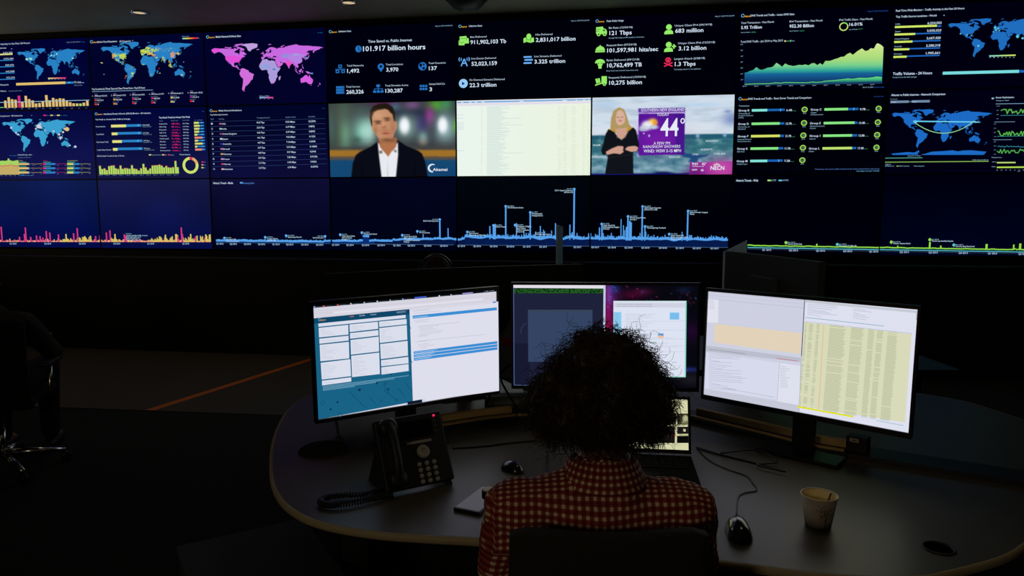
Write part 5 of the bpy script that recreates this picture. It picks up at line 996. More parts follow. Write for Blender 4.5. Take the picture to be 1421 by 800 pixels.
# ---------------------------------------------------------------- laptop
PT = (0.388, 2.118, 0.853, -0.127, -0.40, 0.0)
SL = msurf(PT, .285, .150); Z(890, 540, 100, 727)
SL.r(250, 165, 270, 175, (90, 90, 80)); SL.el(477, 176, 9, 9, (60, 62, 54), 12)
SL.p([(362, 250), (488, 250), (486, 362), (362, 360)], (60, 54, 40)); SL.el(444, 305, 32, 40, (150, 150, 110)); SL.el(444, 300, 20, 26, (190, 190, 150)); SL.r(404, 330, 480, 352, (120, 124, 90)); SL.p([(100, 250), (350, 250), (350, 360), (100, 360)], (70, 62, 48)); SL.el(220, 300, 60, 40, (130, 124, 96))
SL.p([(362, 384), (492, 384), (490, 456), (360, 456)], (26, 24, 22)); SL.r(422, 406, 446, 432, (200, 200, 170)); SL.r(376, 460, 484, 472, (170, 176, 120)); SL.p([(360, 476), (490, 476), (488, 548), (358, 548)], (8, 8, 8)); SL.p([(100, 384), (340, 384), (338, 548), (100, 548)], (30, 24, 22)); SL.el(340, 470, 8, 8, (230, 90, 40), 10)
SL.t(320, 570, 410, 7, 'page 1 of 3', (150, 150, 120)); SL.r(400, 118, 470, 124, (160, 160, 130))
e = empty('laptop', (0.3705, 1.981, 0.7501), -0.127, 'open black laptop with a cream page on screen, right of the curly head', 'laptop')
bm = bmesh.new(); box(bm, -0.15, 0.15, -0.115, 0.105, 0.0, 0.018, 0.003); obj('base', bm, mat('laptop_black', (0.0015, 0.0015, 0.0015), 0.9, spec=0.04), e)
kb = bmesh.new()
for j in range(5):
    for i in range(13): box(kb, -0.13 + i * .0202, -0.113 + i * .0202, 0.075 - j * .0205, 0.091 - j * .0205, 0.0183, 0.0205)
obj('keyboard', kb, mat('key_black', (0.002, 0.002, 0.002), 0.9, spec=0.05), e); obj('touchpad', bx(-0.045, 0.045, -0.10, -0.045, 0.0182, 0.0188), mat('touchpad_grey', (0.003, 0.003, 0.003), 0.8, spec=0.05), e)
Ml = (Matrix.Translation((0.3705, 1.981, 0.7501)) @ Matrix.Rotation(-0.127, 4, 'Z')).inverted() @ SL.M
bm = bmesh.new(); box(bm, -0.15, 0.15, 0.002, 0.009, -0.086, 0.083, 0.002)
for a, b_, c, d in [(-0.15, -0.1427, -0.086, 0.083), (0.1427, 0.15, -0.086, 0.083), (-0.1427, 0.1427, -0.086, -0.0754), (-0.1427, 0.1427, 0.0754, 0.083)]: box(bm, a, b_, -0.003, 0.0025, c, d)
o = obj('lid', bm, M_MON, e); o.matrix_local = Ml
o = SL.build('screen', e, lambda u, v: (212, 212, 170), 4, 4); o.matrix_local = Ml

# ---------------------------------------------------------------- desk telephone
e = empty('desk_phone', (-0.265, 1.88, 0.7501), 0.55, 'black desk telephone on a steep wedge stand with a coiled cord, below the left monitor', 'telephone')
th = math.radians(62); Fm = Matrix.Translation((0, -0.052, 0.018)) @ Matrix.Rotation(th, 4, 'X')   # face plane: x right, y up the face, z out
M_PH = mat('phone_black', (0.006, 0.006, 0.007), 0.55); M_KEY = mat('pale_phone_key', (0.34, 0.33, 0.27), 0.5)
bm = bmesh.new(); box(bm, -0.098, 0.098, 0.0, 0.192, -0.026, 0.0, 0.007, Fm); obj('body', bm, M_PH, e)
bm = bmesh.new()
for sx in (-0.085, 0.085):
    a = [(sx - .008, -0.045, 0.0), (sx - .008, 0.105, 0.0), (sx - .008, 0.048, 0.10), (sx - .008, 0.0, 0.06)]
    v0 = [bm.verts.new(p) for p in a]; v1 = [bm.verts.new((p[0] + .016, p[1], p[2])) for p in a]
    bm.faces.new(v0); bm.faces.new(v1[::-1])
    for i in range(4): bm.faces.new((v0[i], v0[(i + 1) % 4], v1[(i + 1) % 4], v1[i]))
box(bm, -0.077, 0.077, 0.03, 0.10, 0.0, 0.008)
obj('wedge_stand', bm, M_PH, e)
hs = bmesh.new(); path = smooth_path([Fm @ Vector(p) for p in [(-0.068, 0.028, 0.020), (-0.068, 0.06, 0.034), (-0.068, 0.10, 0.038), (-0.068, 0.14, 0.034), (-0.068, 0.168, 0.022)]], 6); tube(hs, path, [0.012 + 0.003 * abs(i / (len(path) - 1) - .5) for i in range(len(path))], 12)
hd = obj('handset', hs, M_PH, e, True)
for yy in (0.030, 0.166): obj('ear_cup', lathe(bmesh.new(), [(0.0001, 0.030), (0.016, 0.030), (0.0235, 0.024), (0.0245, 0.006), (0.021, 0.001)], 28, Fm @ Matrix.Translation((-0.068, yy, 0))), M_PH, hd, True)
obj('display', (lambda b: (box(b, -0.030, 0.062, 0.128, 0.176, 0.0005, 0.003, 0.001, Fm), b)[1])(bmesh.new()), mat('phone_display_dark', (0.004, 0.005, 0.006), 0.15), e)
obj('label_strip', (lambda b: (box(b, -0.020, 0.052, 0.112, 0.119, 0.0005, 0.002, 0.0, Fm), b)[1])(bmesh.new()), M_KEY, e)
obj('navigation_key', lathe(bmesh.new(), [(0.0001, 0.003), (0.007, 0.003), (0.0075, 0.005), (0.017, 0.005), (0.019, 0.001)], 30, Fm @ Matrix.Translation((0.022, 0.088, 0))), M_KEY, e, True)
for j in range(4):
    for i in range(3): obj('number_key', lathe(bmesh.new(), [(0.0001, 0.004), (0.005, 0.004), (0.0063, 0.0015), (0.0063, 0.0002)], 16, Fm @ Matrix.Translation((0.004 + i * .0215, 0.056 - j * .0155, 0))), M_KEY, e, True)
for j in range(3):
    for sx in (-0.040, 0.072): obj('side_key', (lambda b: (box(b, sx - .005, sx + .005, 0.135 + j * .014, 0.141 + j * .014, 0.0003, 0.002, 0, Fm), b)[1])(bmesh.new()), mat('side_key_grey', (0.05, 0.05, 0.045), 0.5), e)
obj('message_light', lathe(bmesh.new(), [(0.0001, 0.004), (0.003, 0.003), (0.0034, 0.0003)], 14, Fm @ Matrix.Translation((0.074, 0.180, 0))), mat('red_light', (0.3, 0.0, 0.02), 0.4, emit=(0.85, 0.02, 0.12), estr=1.0), e, True)
Pm = (Matrix.Translation((-0.265, 1.88, 0.7501)) @ Matrix.Rotation(0.55, 4, 'Z')).inverted()
core = smooth_path([Pm @ Vector(p) for p in [(-0.335, 1.835, 0.765), (-0.37, 1.80, 0.761), (-0.43, 1.79, 0.761), (-0.475, 1.775, 0.761), (-0.485, 1.745, 0.761), (-0.45, 1.725, 0.761), (-0.40, 1.742, 0.761), (-0.35, 1.772, 0.761), (-0.31, 1.79, 0.761)]], 26)
hel = []
for i, p in enumerate(core):
    d = (core[min(i + 1, len(core) - 1)] - core[max(i - 1, 0)]).normalized(); a = d.cross(Vector((0, 0, 1))).normalized(); b_ = d.cross(a)
    for s_ in range(4):
        q_ = p.lerp(core[min(i + 1, len(core) - 1)], s_ / 4); an = (i + s_ / 4) * 2 * PI / 3.2; hel.append(q_ + (a * math.cos(an) + b_ * math.sin(an)) * .0065)
obj('coiled_cord', tube(bmesh.new(), hel, 0.0022, 5), M_PH, e, True)

# ---------------------------------------------------------------- small things on the desk
def dp(px, py, z=0.75):
    r = ray(px, py); t_ = (z - CAMZ) / r.z; return CAM0 + r * t_
def mouse_thing(loc, rz, label, L=0.105, Wd=0.062, Hh=0.036):
    e = empty('computer_mouse', loc, rz, label, 'mouse', 'black mice on the desk'); bm = bmesh.new(); ball(bm, (0, 0, 0), (Wd / 2, L / 2, Hh), 4)
    for v in list(bm.verts): 
        if v.co.z < 0: v.co.z = 0
        v.co.x *= 1 - .12 * math.cos(v.co.y / L * 6)
    obj('shell', bm, mat('glossy_black', (0.006, 0.006, 0.007), 0.18, coat=0.5), e, True)
    bm = bmesh.new(); tube(bm, [(-.003, L * .25, Hh * .78), (.003, L * .25, Hh * .78)], Hh * .13, 14); obj('scroll_wheel', bm, M_BLACK, e, True)
    obj('button_seam', bx(-.0006, .0006, L * .05, L * .30, Hh * .5, Hh * .82), M_BLACK, e)
    return e
p = dp(1025, 742); mouse_thing((p.x, p.y, 0.7502), -0.15, 'shiny black wired mouse right of the plaid shoulder', 0.11, 0.064, 0.038)
p = dp(711, 654); mouse_thing((p.x, p.y, 0.7502), 0.9, 'small black mouse between the telephone and the curly head', 0.075, 0.05, 0.03)
def cable(pts, label, r_=0.0018, z=0.7525):
    q_ = [Vector((dp(*a).x, dp(*a).y, z)) for a in pts]; o = obj('cable', tube(bmesh.new(), smooth_path(q_, 8), r_, 6), M_BLACK, None, True); return tag(o, label, 'cable', 'cables on the desk')
cable([(966, 622), (984, 640), (1010, 653), (1036, 662), (1044, 671), (1050, 682), (1032, 686), (1024, 693), (1022, 716)], 'thin black mouse cord snaking down to the shiny mouse')
cable([(967, 623), (1000, 633), (1045, 644), (1085, 655)], 'thick black cable lying right of the laptop towards the cup', 0.0032, 0.7535)
cable([(1000, 634), (1050, 630), (1078, 646), (1050, 650), (1090, 660)], 'tangle of black cable in front of the rail below the right monitor', 0.0028, 0.7605)
cable([(628, 624), (672, 621), (705, 617), (745, 613)], 'straight black cable along the desk behind the small mouse', 0.003, 0.7534)
cable([(760, 632), (758, 645), (760, 656), (768, 668)], 'thin black cord hanging left of the neck of the seated person')
# smartphone
e = empty('smartphone', (-0.080, 1.772, 0.7502), -0.44, 'black smartphone lying face up beside the left elbow', 'phone')
obj('case', bx(-0.037, 0.037, -0.078, 0.078, 0, 0.009, 0.003), M_MON, e); obj('glass', bx(-0.033, 0.033, -0.073, 0.073, 0.0091, 0.0096), mat('phone_glass', (0.004, 0.005, 0.009), 0.08, spec=0.25), e)
e = empty('round_tin', (-0.060, 1.803, 0.7600), 0, 'small round cream-topped tin lying on the smartphone', 'tin')
obj('tin_body', lathe(bmesh.new(), [(0.0175, 0.0), (0.019, 0.001), (0.019, 0.010), (0.0175, 0.011)], 36), M_BLACK, e, True); obj('tin_lid', lathe(bmesh.new(), [(0.0001, 0.0122), (0.0165, 0.0122), (0.0175, 0.0111)], 36), mat('cream_lid', (0.62, 0.55, 0.36), 0.5, noise_amt=.2, noise_scale=120), e, True)
# paper cup
cp = dp(1135, 731)
e = empty('paper_cup', (cp.x, cp.y, 0.7501), 0, 'white paper cup printed with a small tree, holding a brown stirrer', 'cup')
Mc = bpy.data.materials.new('paper_with_tree_print'); Mc.use_nodes = True
bs = Mc.node_tree.nodes['Principled BSDF']; bs.inputs['Base Color'].default_value = (0.45, 0.40, 0.32, 1); bs.inputs['Roughness'].default_value = 0.6; MATS['cup'] = Mc
CH, RB, RT = 0.078, 0.0285, 0.0405
obj('cup_wall', lathe(bmesh.new(), [(RB - .002, 0.004), (RB, 0.0), (RB + (RT - RB) * .5, CH * .5), (RT, CH), (RT - .0008, CH), (RT - .0012, CH - .003)], 56, None, (False, False)), Mc, e, True)
obj('cup_inside', lathe(bmesh.new(), [(RT - .0015, CH - .001), (RB + (RT - RB) * .3 - .0015, CH * .3), (RB - .001, CH * .06), (0.0001, CH * .06)], 56, None, (False, True)), mat('lit_inside_paper', (0.95, 0.80, 0.42), 0.6), e, True)  # inside coloured brighter and yellower than the wall, for light falling in
obj('rim', tube(bmesh.new(), [(RT * math.cos(a * PI / 24), RT * math.sin(a * PI / 24), CH) for a in range(48)], 0.0016, 10, True), mat('rim_cream', (0.66, 0.58, 0.40), 0.5), e, True)
bm = bmesh.new(); rt = random.Random(2)
def on_cup(a, z, d=0.0006): rr_ = RB + (RT - RB) * z / CH + d; return Vector((rr_ * math.sin(a), -rr_ * math.cos(a), z))
for k in range(230):
    a = rt.gauss(0, .33); z = 0.047 + rt.gauss(0, .0105)
    if abs(a) > .75 or z > .069 or z < .022: continue
    s_ = rt.uniform(.0006, .0013); c_ = on_cup(a, z); v = [bm.verts.new(on_cup(a + dx * s_ * 28, z + dz * s_)) for dx, dz in ((-1, 0), (0, -1), (1, 0), (0, 1))]; bm.faces.new(v)
for pts_, w in [([(0.02, .008), (0.06, .016), (.10, .024), (.06, .034), (0, .042)], .0022), ([(.08, .022), (-.15, .034), (-.3, .044)], .0011), ([(.08, .026), (.25, .036), (.38, .044)], .0011), ([(.03, .036), (-.1, .052)], .0008), ([(.03, .036), (.16, .054)], .0008)]:
    for (a0_, z0_), (a1_, z1_) in zip(pts_, pts_[1:]):
        w_ = w / .035; v = [bm.verts.new(on_cup(*q_, .0008)) for q_ in ((a0_ - w_ / 2, z0_), (a0_ + w_ / 2, z0_), (a1_ + w_ / 2, z1_), (a1_ - w_ / 2, z1_))]; bm.faces.new(v)
obj('tree_print', bm, mat('print_ink', (0.05, 0.055, 0.03), 0.7), e)
obj('stirrer', (lambda b: (box(b, -.0022, .0022, -.0008, .0008, -0.04, 0.045, 0, Matrix.Translation((0.008, -0.014, 0.047)) @ Matrix.Rotation(.22, 4, 'Y') @ Matrix.Rotation(.16, 4, 'X')), b)[1])(bmesh.new()), mat('stirrer_brown', (0.12, 0.04, 0.02), 0.6), e)
# table microphone
e = empty('table_microphone', (-0.585, 2.165, 0.7501), 0.2, 'black oval-based desk microphone with a thin stem, left of the telephone', 'microphone')
bm = bmesh.new(); ball(bm, (0, 0, 0), (0.078, 0.062, 0.026), 4)
for v in bm.verts:
    if v.co.z < 0: v.co.z = 0
obj('base', bm, M_SOFT, e, True); obj('stem', tube(bmesh.new(), smooth_path([(0.045, 0.022, 0.012), (0.040, 0.04, 0.06), (0.030, 0.06, 0.11), (0.03, 0.08, 0.16)], 6), 0.0042, 10), M_BLACK, e, True)
obj('stem_collar', lathe(bmesh.new(), [(0.014, 0.010), (0.011, 0.03), (0.005, 0.036)], 20, Matrix.Translation((0.045, 0.026, 0))), M_BLACK, e, True); obj('capsule', tube(bmesh.new(), [(0.03, 0.08, 0.155), (0.03, 0.088, 0.20)], [0.008, 0.009], 12), M_SOFT, e, True)
obj('tag_ring', tube(bmesh.new(), [(0.082 + .008 * math.cos(a * PI / 10), 0.004 + .008 * math.sin(a * PI / 10), .002) for a in range(20)], 0.0009, 6, True), mat('ring_grey', (0.1, 0.1, 0.09), 0.5), e)
# device with a white label by the right stand
p = dp(1190, 634); e = empty('power_adapter', (p.x, p.y, 0.7655), -0.72, 'small black adapter with a white label at the foot of the right monitor', 'adapter')
obj('adapter_case', bx(-0.03, 0.03, -0.02, 0.02, 0, 0.05, 0.004), M_BLACK, e); obj('white_label', bx(-0.019, 0.006, -0.0208, -0.0202, 0.033, 0.044), mat('label_paper', (0.6, 0.55, 0.38), 0.6), e); obj('label_text', bx(-0.014, 0.001, -0.0213, -0.0209, 0.037, 0.040), M_BLACK, e)
# carton behind, between left and centre monitor
e = empty('paper_carton', (-0.01, 2.70, 0.7502), 0.15, 'pale grey carton with a red patch, seen between the left and centre monitors', 'carton')
bm = bmesh.new()
a = [(-0.105, 0, 0.14), (0.10, 0, 0.03), (0.10, 0, 0.32), (0.01, 0, 0.32)]
v0 = [bm.verts.new(p_) for p_ in a]; v1 = [bm.verts.new((p_[0], .05, p_[2])) for p_ in a]; bm.faces.new(v0); bm.faces.new(v1[::-1])
for i in range(4): bm.faces.new((v0[i], v0[(i + 1) % 4], v1[(i + 1) % 4], v1[i]))
box(bm, -0.09, 0.10, 0.0, 0.05, 0.0, 0.03)
obj('carton_body', bm, mat('pale_card', (0.22, 0.26, 0.25), 0.6), e)
bm = bmesh.new(); v = [bm.verts.new(p_) for p_ in [(-0.04, -.001, 0.245), (0.10, -.001, 0.17), (0.10, -.001, 0.245), (-0.02, -.001, 0.265)]]; bm.faces.new(v); obj('red_patch', bm, mat('red_print', (0.5, 0.02, 0.04), 0.6), e)
o = obj('cable', tube(bmesh.new(), smooth_path([(-0.10, 2.64, 0.755), (-0.06, 2.63, 0.86), (-0.03, 2.64, 0.90), (0.02, 2.63, 0.93), (0.0, 2.62, 0.87), (-0.04, 2.63, 0.86), (0.02, 2.62, 0.755)], 8), 0.004, 8), M_BLACK, None, True); tag(o, 'looped black cable in front of the pale carton between two monitors', 'cable', 'cables on the desk')
o = obj('ruler', bx(-0.075, 0.06, -0.008, 0.008, 0, 0.004), M_WOOD); o.location = (-0.01, 2.70, 0.7503); o.rotation_euler = (0, 0, .1); o.location = (-0.02, 2.86, 0.7503); tag(o, 'narrow tan strip lying on the desk behind the gap between left and centre monitors', 'ruler')
# ---------------------------------------------------------------- workstations on the far side, seen from behind
M_GREYB = mat('grey_monitor_back', (0.06, 0.065, 0.06), 0.45)
M_DARKB = mat('dark_panel_back', (0.006, 0.0065, 0.006), 0.7)
def back_panel(a, b, ztop, zbot, label, m, thick=0.03, bow=0.03, n=14, name='monitor', stand=True):
    a, b = Vector(a), Vector(b); mid = (a + b) / 2; d = (b - a); L = d.length; yaw = math.atan2(d.y, d.x)
    e = empty(name, (mid.x, mid.y, 0.7501), yaw, label, 'monitor', 'dark monitors seen from behind')
    bm = bmesh.new(); F0 = []; B0 = []
    for i in range(n + 1):
        t_ = i / n; x = -L / 2 + L * t_; y = bow * (1 - (2 * t_ - 1) ** 2)
        F0.append([bm.verts.new((x, y - bow, z - 0.7501)) for z in (zbot, ztop - .012 * 0, )]); B0.append([bm.verts.new((x, y - bow + thick, z - 0.7501)) for z in (zbot, ztop)])
    for i in range(n):
        bm.faces.new((F0[i][0], F0[i + 1][0], F0[i + 1][1], F0[i][1])); bm.faces.new((B0[i][0], B0[i][1], B0[i + 1][1], B0[i + 1][0])); bm.faces.new((F0[i][1], F0[i + 1][1], B0[i + 1][1], B0[i][1])); bm.faces.new((F0[i][0], B0[i][0], B0[i + 1][0], F0[i + 1][0]))
    for i in (0, n): bm.faces.new((F0[i][0], F0[i][1], B0[i][1], B0[i][0]))
    obj('housing', bm, m, e)
    obj('stand_neck', bx(-0.03, 0.03, -0.055, -0.031, 0.012, (ztop + zbot) / 2 - .75, 0.004), M_MON, e)
    obj('stand_base', bx(-0.12, 0.12, -0.12, 0.08, 0, 0.012, 0.004), M_MON, e)
    obj('back_shell', bx(-0.10, 0.10, -0.030 - bow * .2, -0.012, (ztop + zbot) / 2 - .75 - .09, (ztop + zbot) / 2 - .75 + .09, 0.006), m, e)
    return e
# far bench that carries them
far = empty('desk', (0.2, 3.75, 0), 0.0, 'dark far desk mostly hidden behind the three bright monitors', 'desk')
obj('worktop', bx(-0.85, 1.9, -0.46, 0.45, 0.72, 0.75, 0.006), mat('dark_laminate', (0.03, 0.03, 0.028), 0.5), far)
for x in (-0.78, 1.75): obj('support_panel', bx(x - .03, x + .03, -0.35, 0.35, 0, 0.7199), M_BLACK, far)
back_panel((-0.70, 2.66), (0.285, 3.12), 1.262, 0.86, 'wide dark curved monitor back rising behind the gap between left and centre monitors', M_DARKB, bow=0.05)
back_panel((1.01, 3.36), (1.15, 2.66), 1.302, 0.95, 'grey monitor back standing above the left half of the right monitor', M_GREYB, bow=0.012)
M_GLASS = mat('blue_green_acrylic', (0.70, 0.90, 0.95), 0.6, spec=0.6, trans=0.6)
def glass(pts, zs, label):
    bm = bmesh.new(); (x0, y0), (x1, y1) = pts; d = Vector((x1 - x0, y1 - y0)).normalized(); nn = Vector((-d.y, d.x)) * .006
    ring = [(x0, y0, zs[0]), (x1, y1, zs[1]), (x1, y1, zs[2]), (x0, y0, zs[3])]
    v0 = [bm.verts.new((p[0], p[1], p[2])) for p in ring]; v1 = [bm.verts.new((p[0] + nn.x, p[1] + nn.y, p[2])) for p in ring]
    bm.faces.new(v0); bm.faces.new(v1[::-1])
    for i in range(4): bm.faces.new((v0[i], v0[(i + 1) % 4], v1[(i + 1) % 4], v1[i]))
    return tag(obj('acrylic_screen', bm, M_GLASS), label, 'acrylic divider', 'acrylic dividers')
glass([(0.212, 3.36), (0.252, 3.56)], (0.7502, 0.7502, 1.412, 1.424), 'narrow upright acrylic divider in front of the tall blue spikes')
glass([(1.03, 3.50), (1.132, 3.46)], (0.7502, 0.7502, 1.350, 1.290), 'teal triangular corner of an acrylic divider above the grey monitor back')

# ---------------------------------------------------------------- office chairs
def office_chair(loc, rz, label, back_top=0.94, bw=0.36, seat_z=0.46, chrome=False, bm_col=M_SOFT, back_y=-0.21, back_h=0.46):
    e = empty('office_chair', loc, rz, label, 'chair')
    bm = bmesh.new(); box(bm, -0.24, 0.24, -0.22, 0.24, seat_z - .045, seat_z, 0.022); obj('seat', bm, bm_col, e, True)
    bm = bmesh.new(); n = 12; rows_ = 10; G = {}
    for j in range(rows_ + 1):
        for i in range(n + 1):
            u = i / n * 2 - 1; v = j / rows_; hw = bw / 2 * (1.0 - .06 * v); rc = max(0, (v - .86) / .14)
            z = back_top - back_h + back_h * v - (.014 * max(0, abs(u) - .8) / .2) * rc * 1.0; y = back_y + .035 * u * u - .05 * math.sin(v * PI * .9) * .6
            G[(i, j, 0)] = bm.verts.new((u * hw, y, z)); G[(i, j, 1)] = bm.verts.new((u * hw, y - .028, z))
    for j in range(rows_):
        for i in range(n):
            bm.faces.new((G[(i, j, 0)], G[(i, j + 1, 0)], G[(i + 1, j + 1, 0)], G[(i + 1, j, 0)])); bm.faces.new((G[(i, j, 1)], G[(i + 1, j, 1)], G[(i + 1, j + 1, 1)], G[(i, j + 1, 1)]))
    for i in range(n):
        for j in (0, rows_): bm.faces.new((G[(i, j, 0)], G[(i + 1, j, 0)], G[(i + 1, j, 1)], G[(i, j, 1)]))
    for j in range(rows_):
        for i in (0, n): bm.faces.new((G[(i, j, 0)], G[(i, j + 1, 0)], G[(i, j + 1, 1)], G[(i, j, 1)]))
    obj('backrest', bm, bm_col, e, True)
    obj('back_support', tube(bmesh.new(), smooth_path([(0, -0.12, seat_z - .06), (0, back_y - .05, seat_z - .03), (0, back_y - .075, seat_z + .08), (0, back_y - .065, seat_z + .20)], 6), 0.018, 10), M_BLACK, e, True)
    obj('gas_lift', lathe(bmesh.new(), [(0.028, 0.09), (0.028, 0.25), (0.02, 0.25), (0.02, seat_z - .046)], 20), M_CHROME if chrome else M_BLACK, e, True)
    for k in range(5):
        a = k * 2 * PI / 5 + .3; c_, s_ = math.cos(a), math.sin(a)
        lg = obj('base_leg', tube(bmesh.new(), [(c_ * .03, s_ * .03, .105), (c_ * .18, s_ * .18, .088), (c_ * .31, s_ * .31, .070)], [.024, .019, .014], 10), M_CHROME if chrome else M_BLACK, e, True)
        obj('castor', lathe(bmesh.new(), [(0.024, -.018), (0.030, -.012), (0.030, .012), (0.024, .018)], 20, Matrix.Translation((c_ * .31, s_ * .31, .030)) @ Matrix.Rotation(a, 4, 'Z') @ Matrix.Rotation(PI / 2, 4, 'X')), M_BLACK, lg, True)
    for sx in (-1, 1):
        ar = obj('armrest', (lambda b: (box(b, sx * .27 - .035, sx * .27 + .035, -0.12, 0.12, seat_z + .155, seat_z + .178, .010), b)[1])(bmesh.new()), M_BLACK, e, True)
        obj('arm_post', tube(bmesh.new(), [(sx * .20, 0, seat_z - .05), (sx * .265, 0, seat_z - .02), (sx * .27, 0, seat_z + .156)], 0.013, 8), M_CHROME if chrome else M_BLACK, ar, True)
    return e
M_CHB = mat('dark_olive_fabric', (0.016, 0.017, 0.011), 0.95, bump=0.5, noise_scale=250)
office_chair((0.172, 1.40, 0), 0.0, 'dark fabric chair back cut by the bottom edge, behind the plaid shirt', back_top=0.938, bw=0.375, bm_col=M_CHB, back_y=-0.19)
office_chair((-2.92, 3.98, 0), 0.3, 'black office chair with chrome legs at the left edge of the frame', back_top=0.90, bw=0.46, chrome=True, back_y=-0.20, back_h=0.5)
office_chair((-0.445, 4.56, 0), PI, 'black office chair carrying the person in a headset', back_top=0.84, bw=0.42, back_y=-0.24, back_h=0.36)
# ---------------------------------------------------------------- people
def skin_mat(name, col): return mat(name, col, 0.55)
M_SKIN = skin_mat('skin', (0.35, 0.19, 0.13))
def plaid():
    m = bpy.data.materials.new('red_and_cream_plaid'); m.use_nodes = True; nt = m.node_tree; b = nt.nodes['Principled BSDF']; b.inputs['Roughness'].default_value = 0.85; b.inputs['Specular IOR Level'].default_value = 0.15
    N = lambda t_: nt.nodes.new(t_); at = N('ShaderNodeAttribute'); at.attribute_name = 'cloth'; sp = N('ShaderNodeSeparateXYZ'); nt.links.new(at.outputs['Vector'], sp.inputs[0])
    def mth(op, a, b_=None, c=None):
        x = N('ShaderNodeMath'); x.operation = op
        for i, v in enumerate((a, b_, c)):
            if v is None: continue
            if isinstance(v, (int, float)): x.inputs[i].default_value = v
            else: nt.links.new(v, x.inputs[i])
        return x.outputs[0]
    P = 0.0150
    def stripe(o, duty, off=0.0):
        f = mth('FRACT', mth('ADD', mth('DIVIDE', o, P), off)); d = mth('ABSOLUTE', mth('SUBTRACT', f, 0.5))
        return mth('SMOOTH_MIN', 1.0, mth('MAXIMUM', 0.0, mth('MULTIPLY', mth('SUBTRACT', duty / 2, d), 12.0)), 0.01)
    cx, cz = stripe(sp.outputs[0], .52), stripe(sp.outputs[1], .50)
    both = mth('MULTIPLY', cx, cz); one = mth('SUBTRACT', mth('MAXIMUM', cx, cz), both)
    def mix(f, a, b_):
        x = N('ShaderNodeMix'); x.data_type = 'RGBA'
        nt.links.new(f, x.inputs[0])
        for i, v in ((6, a), (7, b_)):
            if isinstance(v, tuple): x.inputs[i].default_value = (*v, 1)
            else: nt.links.new(v, x.inputs[i])
        return x.outputs[2]
    c1 = mix(one, (0.24, 0.018, 0.018), (0.36, 0.085, 0.06)); c2 = mix(both, c1, (0.86, 0.70, 0.46))
    ln_ = stripe(sp.outputs[1], .12, .5); c3 = mix(mth('MULTIPLY', ln_, .75), c2, (0.05, 0.008, 0.02)); lx = stripe(sp.outputs[0], .10, .5); c4 = mix(mth('MULTIPLY', lx, .5), c3, (0.08, 0.01, 0.03))
    nt.links.new(c4, b.inputs['Base Color']); return m
M_PLAID = plaid(); M_COLLAR = M_PLAID
def cloth_coords(me, f):
    at = me.attributes.new('cloth', 'FLOAT_VECTOR', 'POINT'); at.data.foreach_set('vector', [c for v in me.vertices for c in f(v.co)])
def fold(me, amp, sc, seed=0.0, stretch=(1, 1, 1)):
    me.update()
    nn = [v.normal.copy() for v in me.vertices]
    for v, n_ in zip(me.vertices, nn):
        p = Vector((v.co.x * stretch[0], v.co.y * stretch[1], v.co.z * stretch[2])) * sc + Vector((seed, seed, seed))
        v.co += n_ * amp * (noise.fractal(p, 1.0, 2.0, 3))
def hand(bm, wrist, d, side, curl=0.5, s=1.0):
    """palm and five bent fingers; d points along the hand, side is the thumb side"""
    wrist = Vector(wrist); d = Vector(d).normalized(); side = Vector(side); side = (side - d * side.dot(d)).normalized(); up = side.cross(d)
    if up.z < 0: up = -up
    chain(bm, [wrist, wrist + d * .035 * s, wrist + d * .085 * s], [.020 * s, .024 * s, .022 * s], .5)
    for k in (-1, 1): chain(bm, [wrist + d * .03 * s + side * k * .014 * s, wrist + d * .085 * s + side * k * .022 * s], [.015 * s, .013 * s], .5)
    for k, (off, L) in enumerate([(.030, .068), (.010, .078), (-.010, .072), (-.029, .056)]):
        b0 = wrist + d * .085 * s + side * off * s; p = [b0]; dd = d.copy()
        for j, f_ in enumerate((.45, .32, .23)):
            dd = (dd - up * curl * (.35 + .25 * j)).normalized(); p.append(p[-1] + dd * L * f_ * s)
        chain(bm, p, [.0092 * s, .0086 * s, .0080 * s, .0070 * s], .5)
    t0 = wrist + d * .03 * s + side * .022 * s; t1 = t0 + (side * .75 + d * .65).normalized() * .034 * s; t2 = t1 + (side * .25 + d * .95 - up * .2).normalized() * .032 * s
    chain(bm, [t0, t1, t2], [.013 * s, .0105 * s, .0085 * s], .5)
def head(bm, c, s=1.0, yaw=0.0):
    R = Matrix.Rotation(yaw, 3, 'Z'); q_ = lambda x, y, z: Vector(c) + R @ (Vector((x, y, z)) * s)
    ball(bm, q_(0, -.005, .02), (.074 * s, .093 * s, .098 * s), 3); ball(bm, q_(0, .030, -.045), (.054 * s, .058 * s, .062 * s), 3); ball(bm, q_(0, .055, -.085), (.028 * s, .022 * s, .022 * s), 2)
    chain(bm, [q_(0, .085, .02), q_(0, .100, -.012), q_(0, .104, -.024)], [.009 * s, .012 * s, .014 * s], .4)
    for k in (-1, 1):
        ball(bm, q_(k * .077, -.005, -.005), (.010 * s, .020 * s, .031 * s), 2); ball(bm, q_(k * .033, .080, .028), (.020 * s, .012 * s, .008 * s), 2); ball(bm, q_(k * .038, .070, -.018), (.022 * s, .018 * s, .018 * s), 2)
    ball(bm, q_(0, .086, -.050), (.024 * s, .010 * s, .007 * s), 2); ball(bm, q_(0, .084, -.062), (.020 * s, .010 * s, .008 * s), 2)
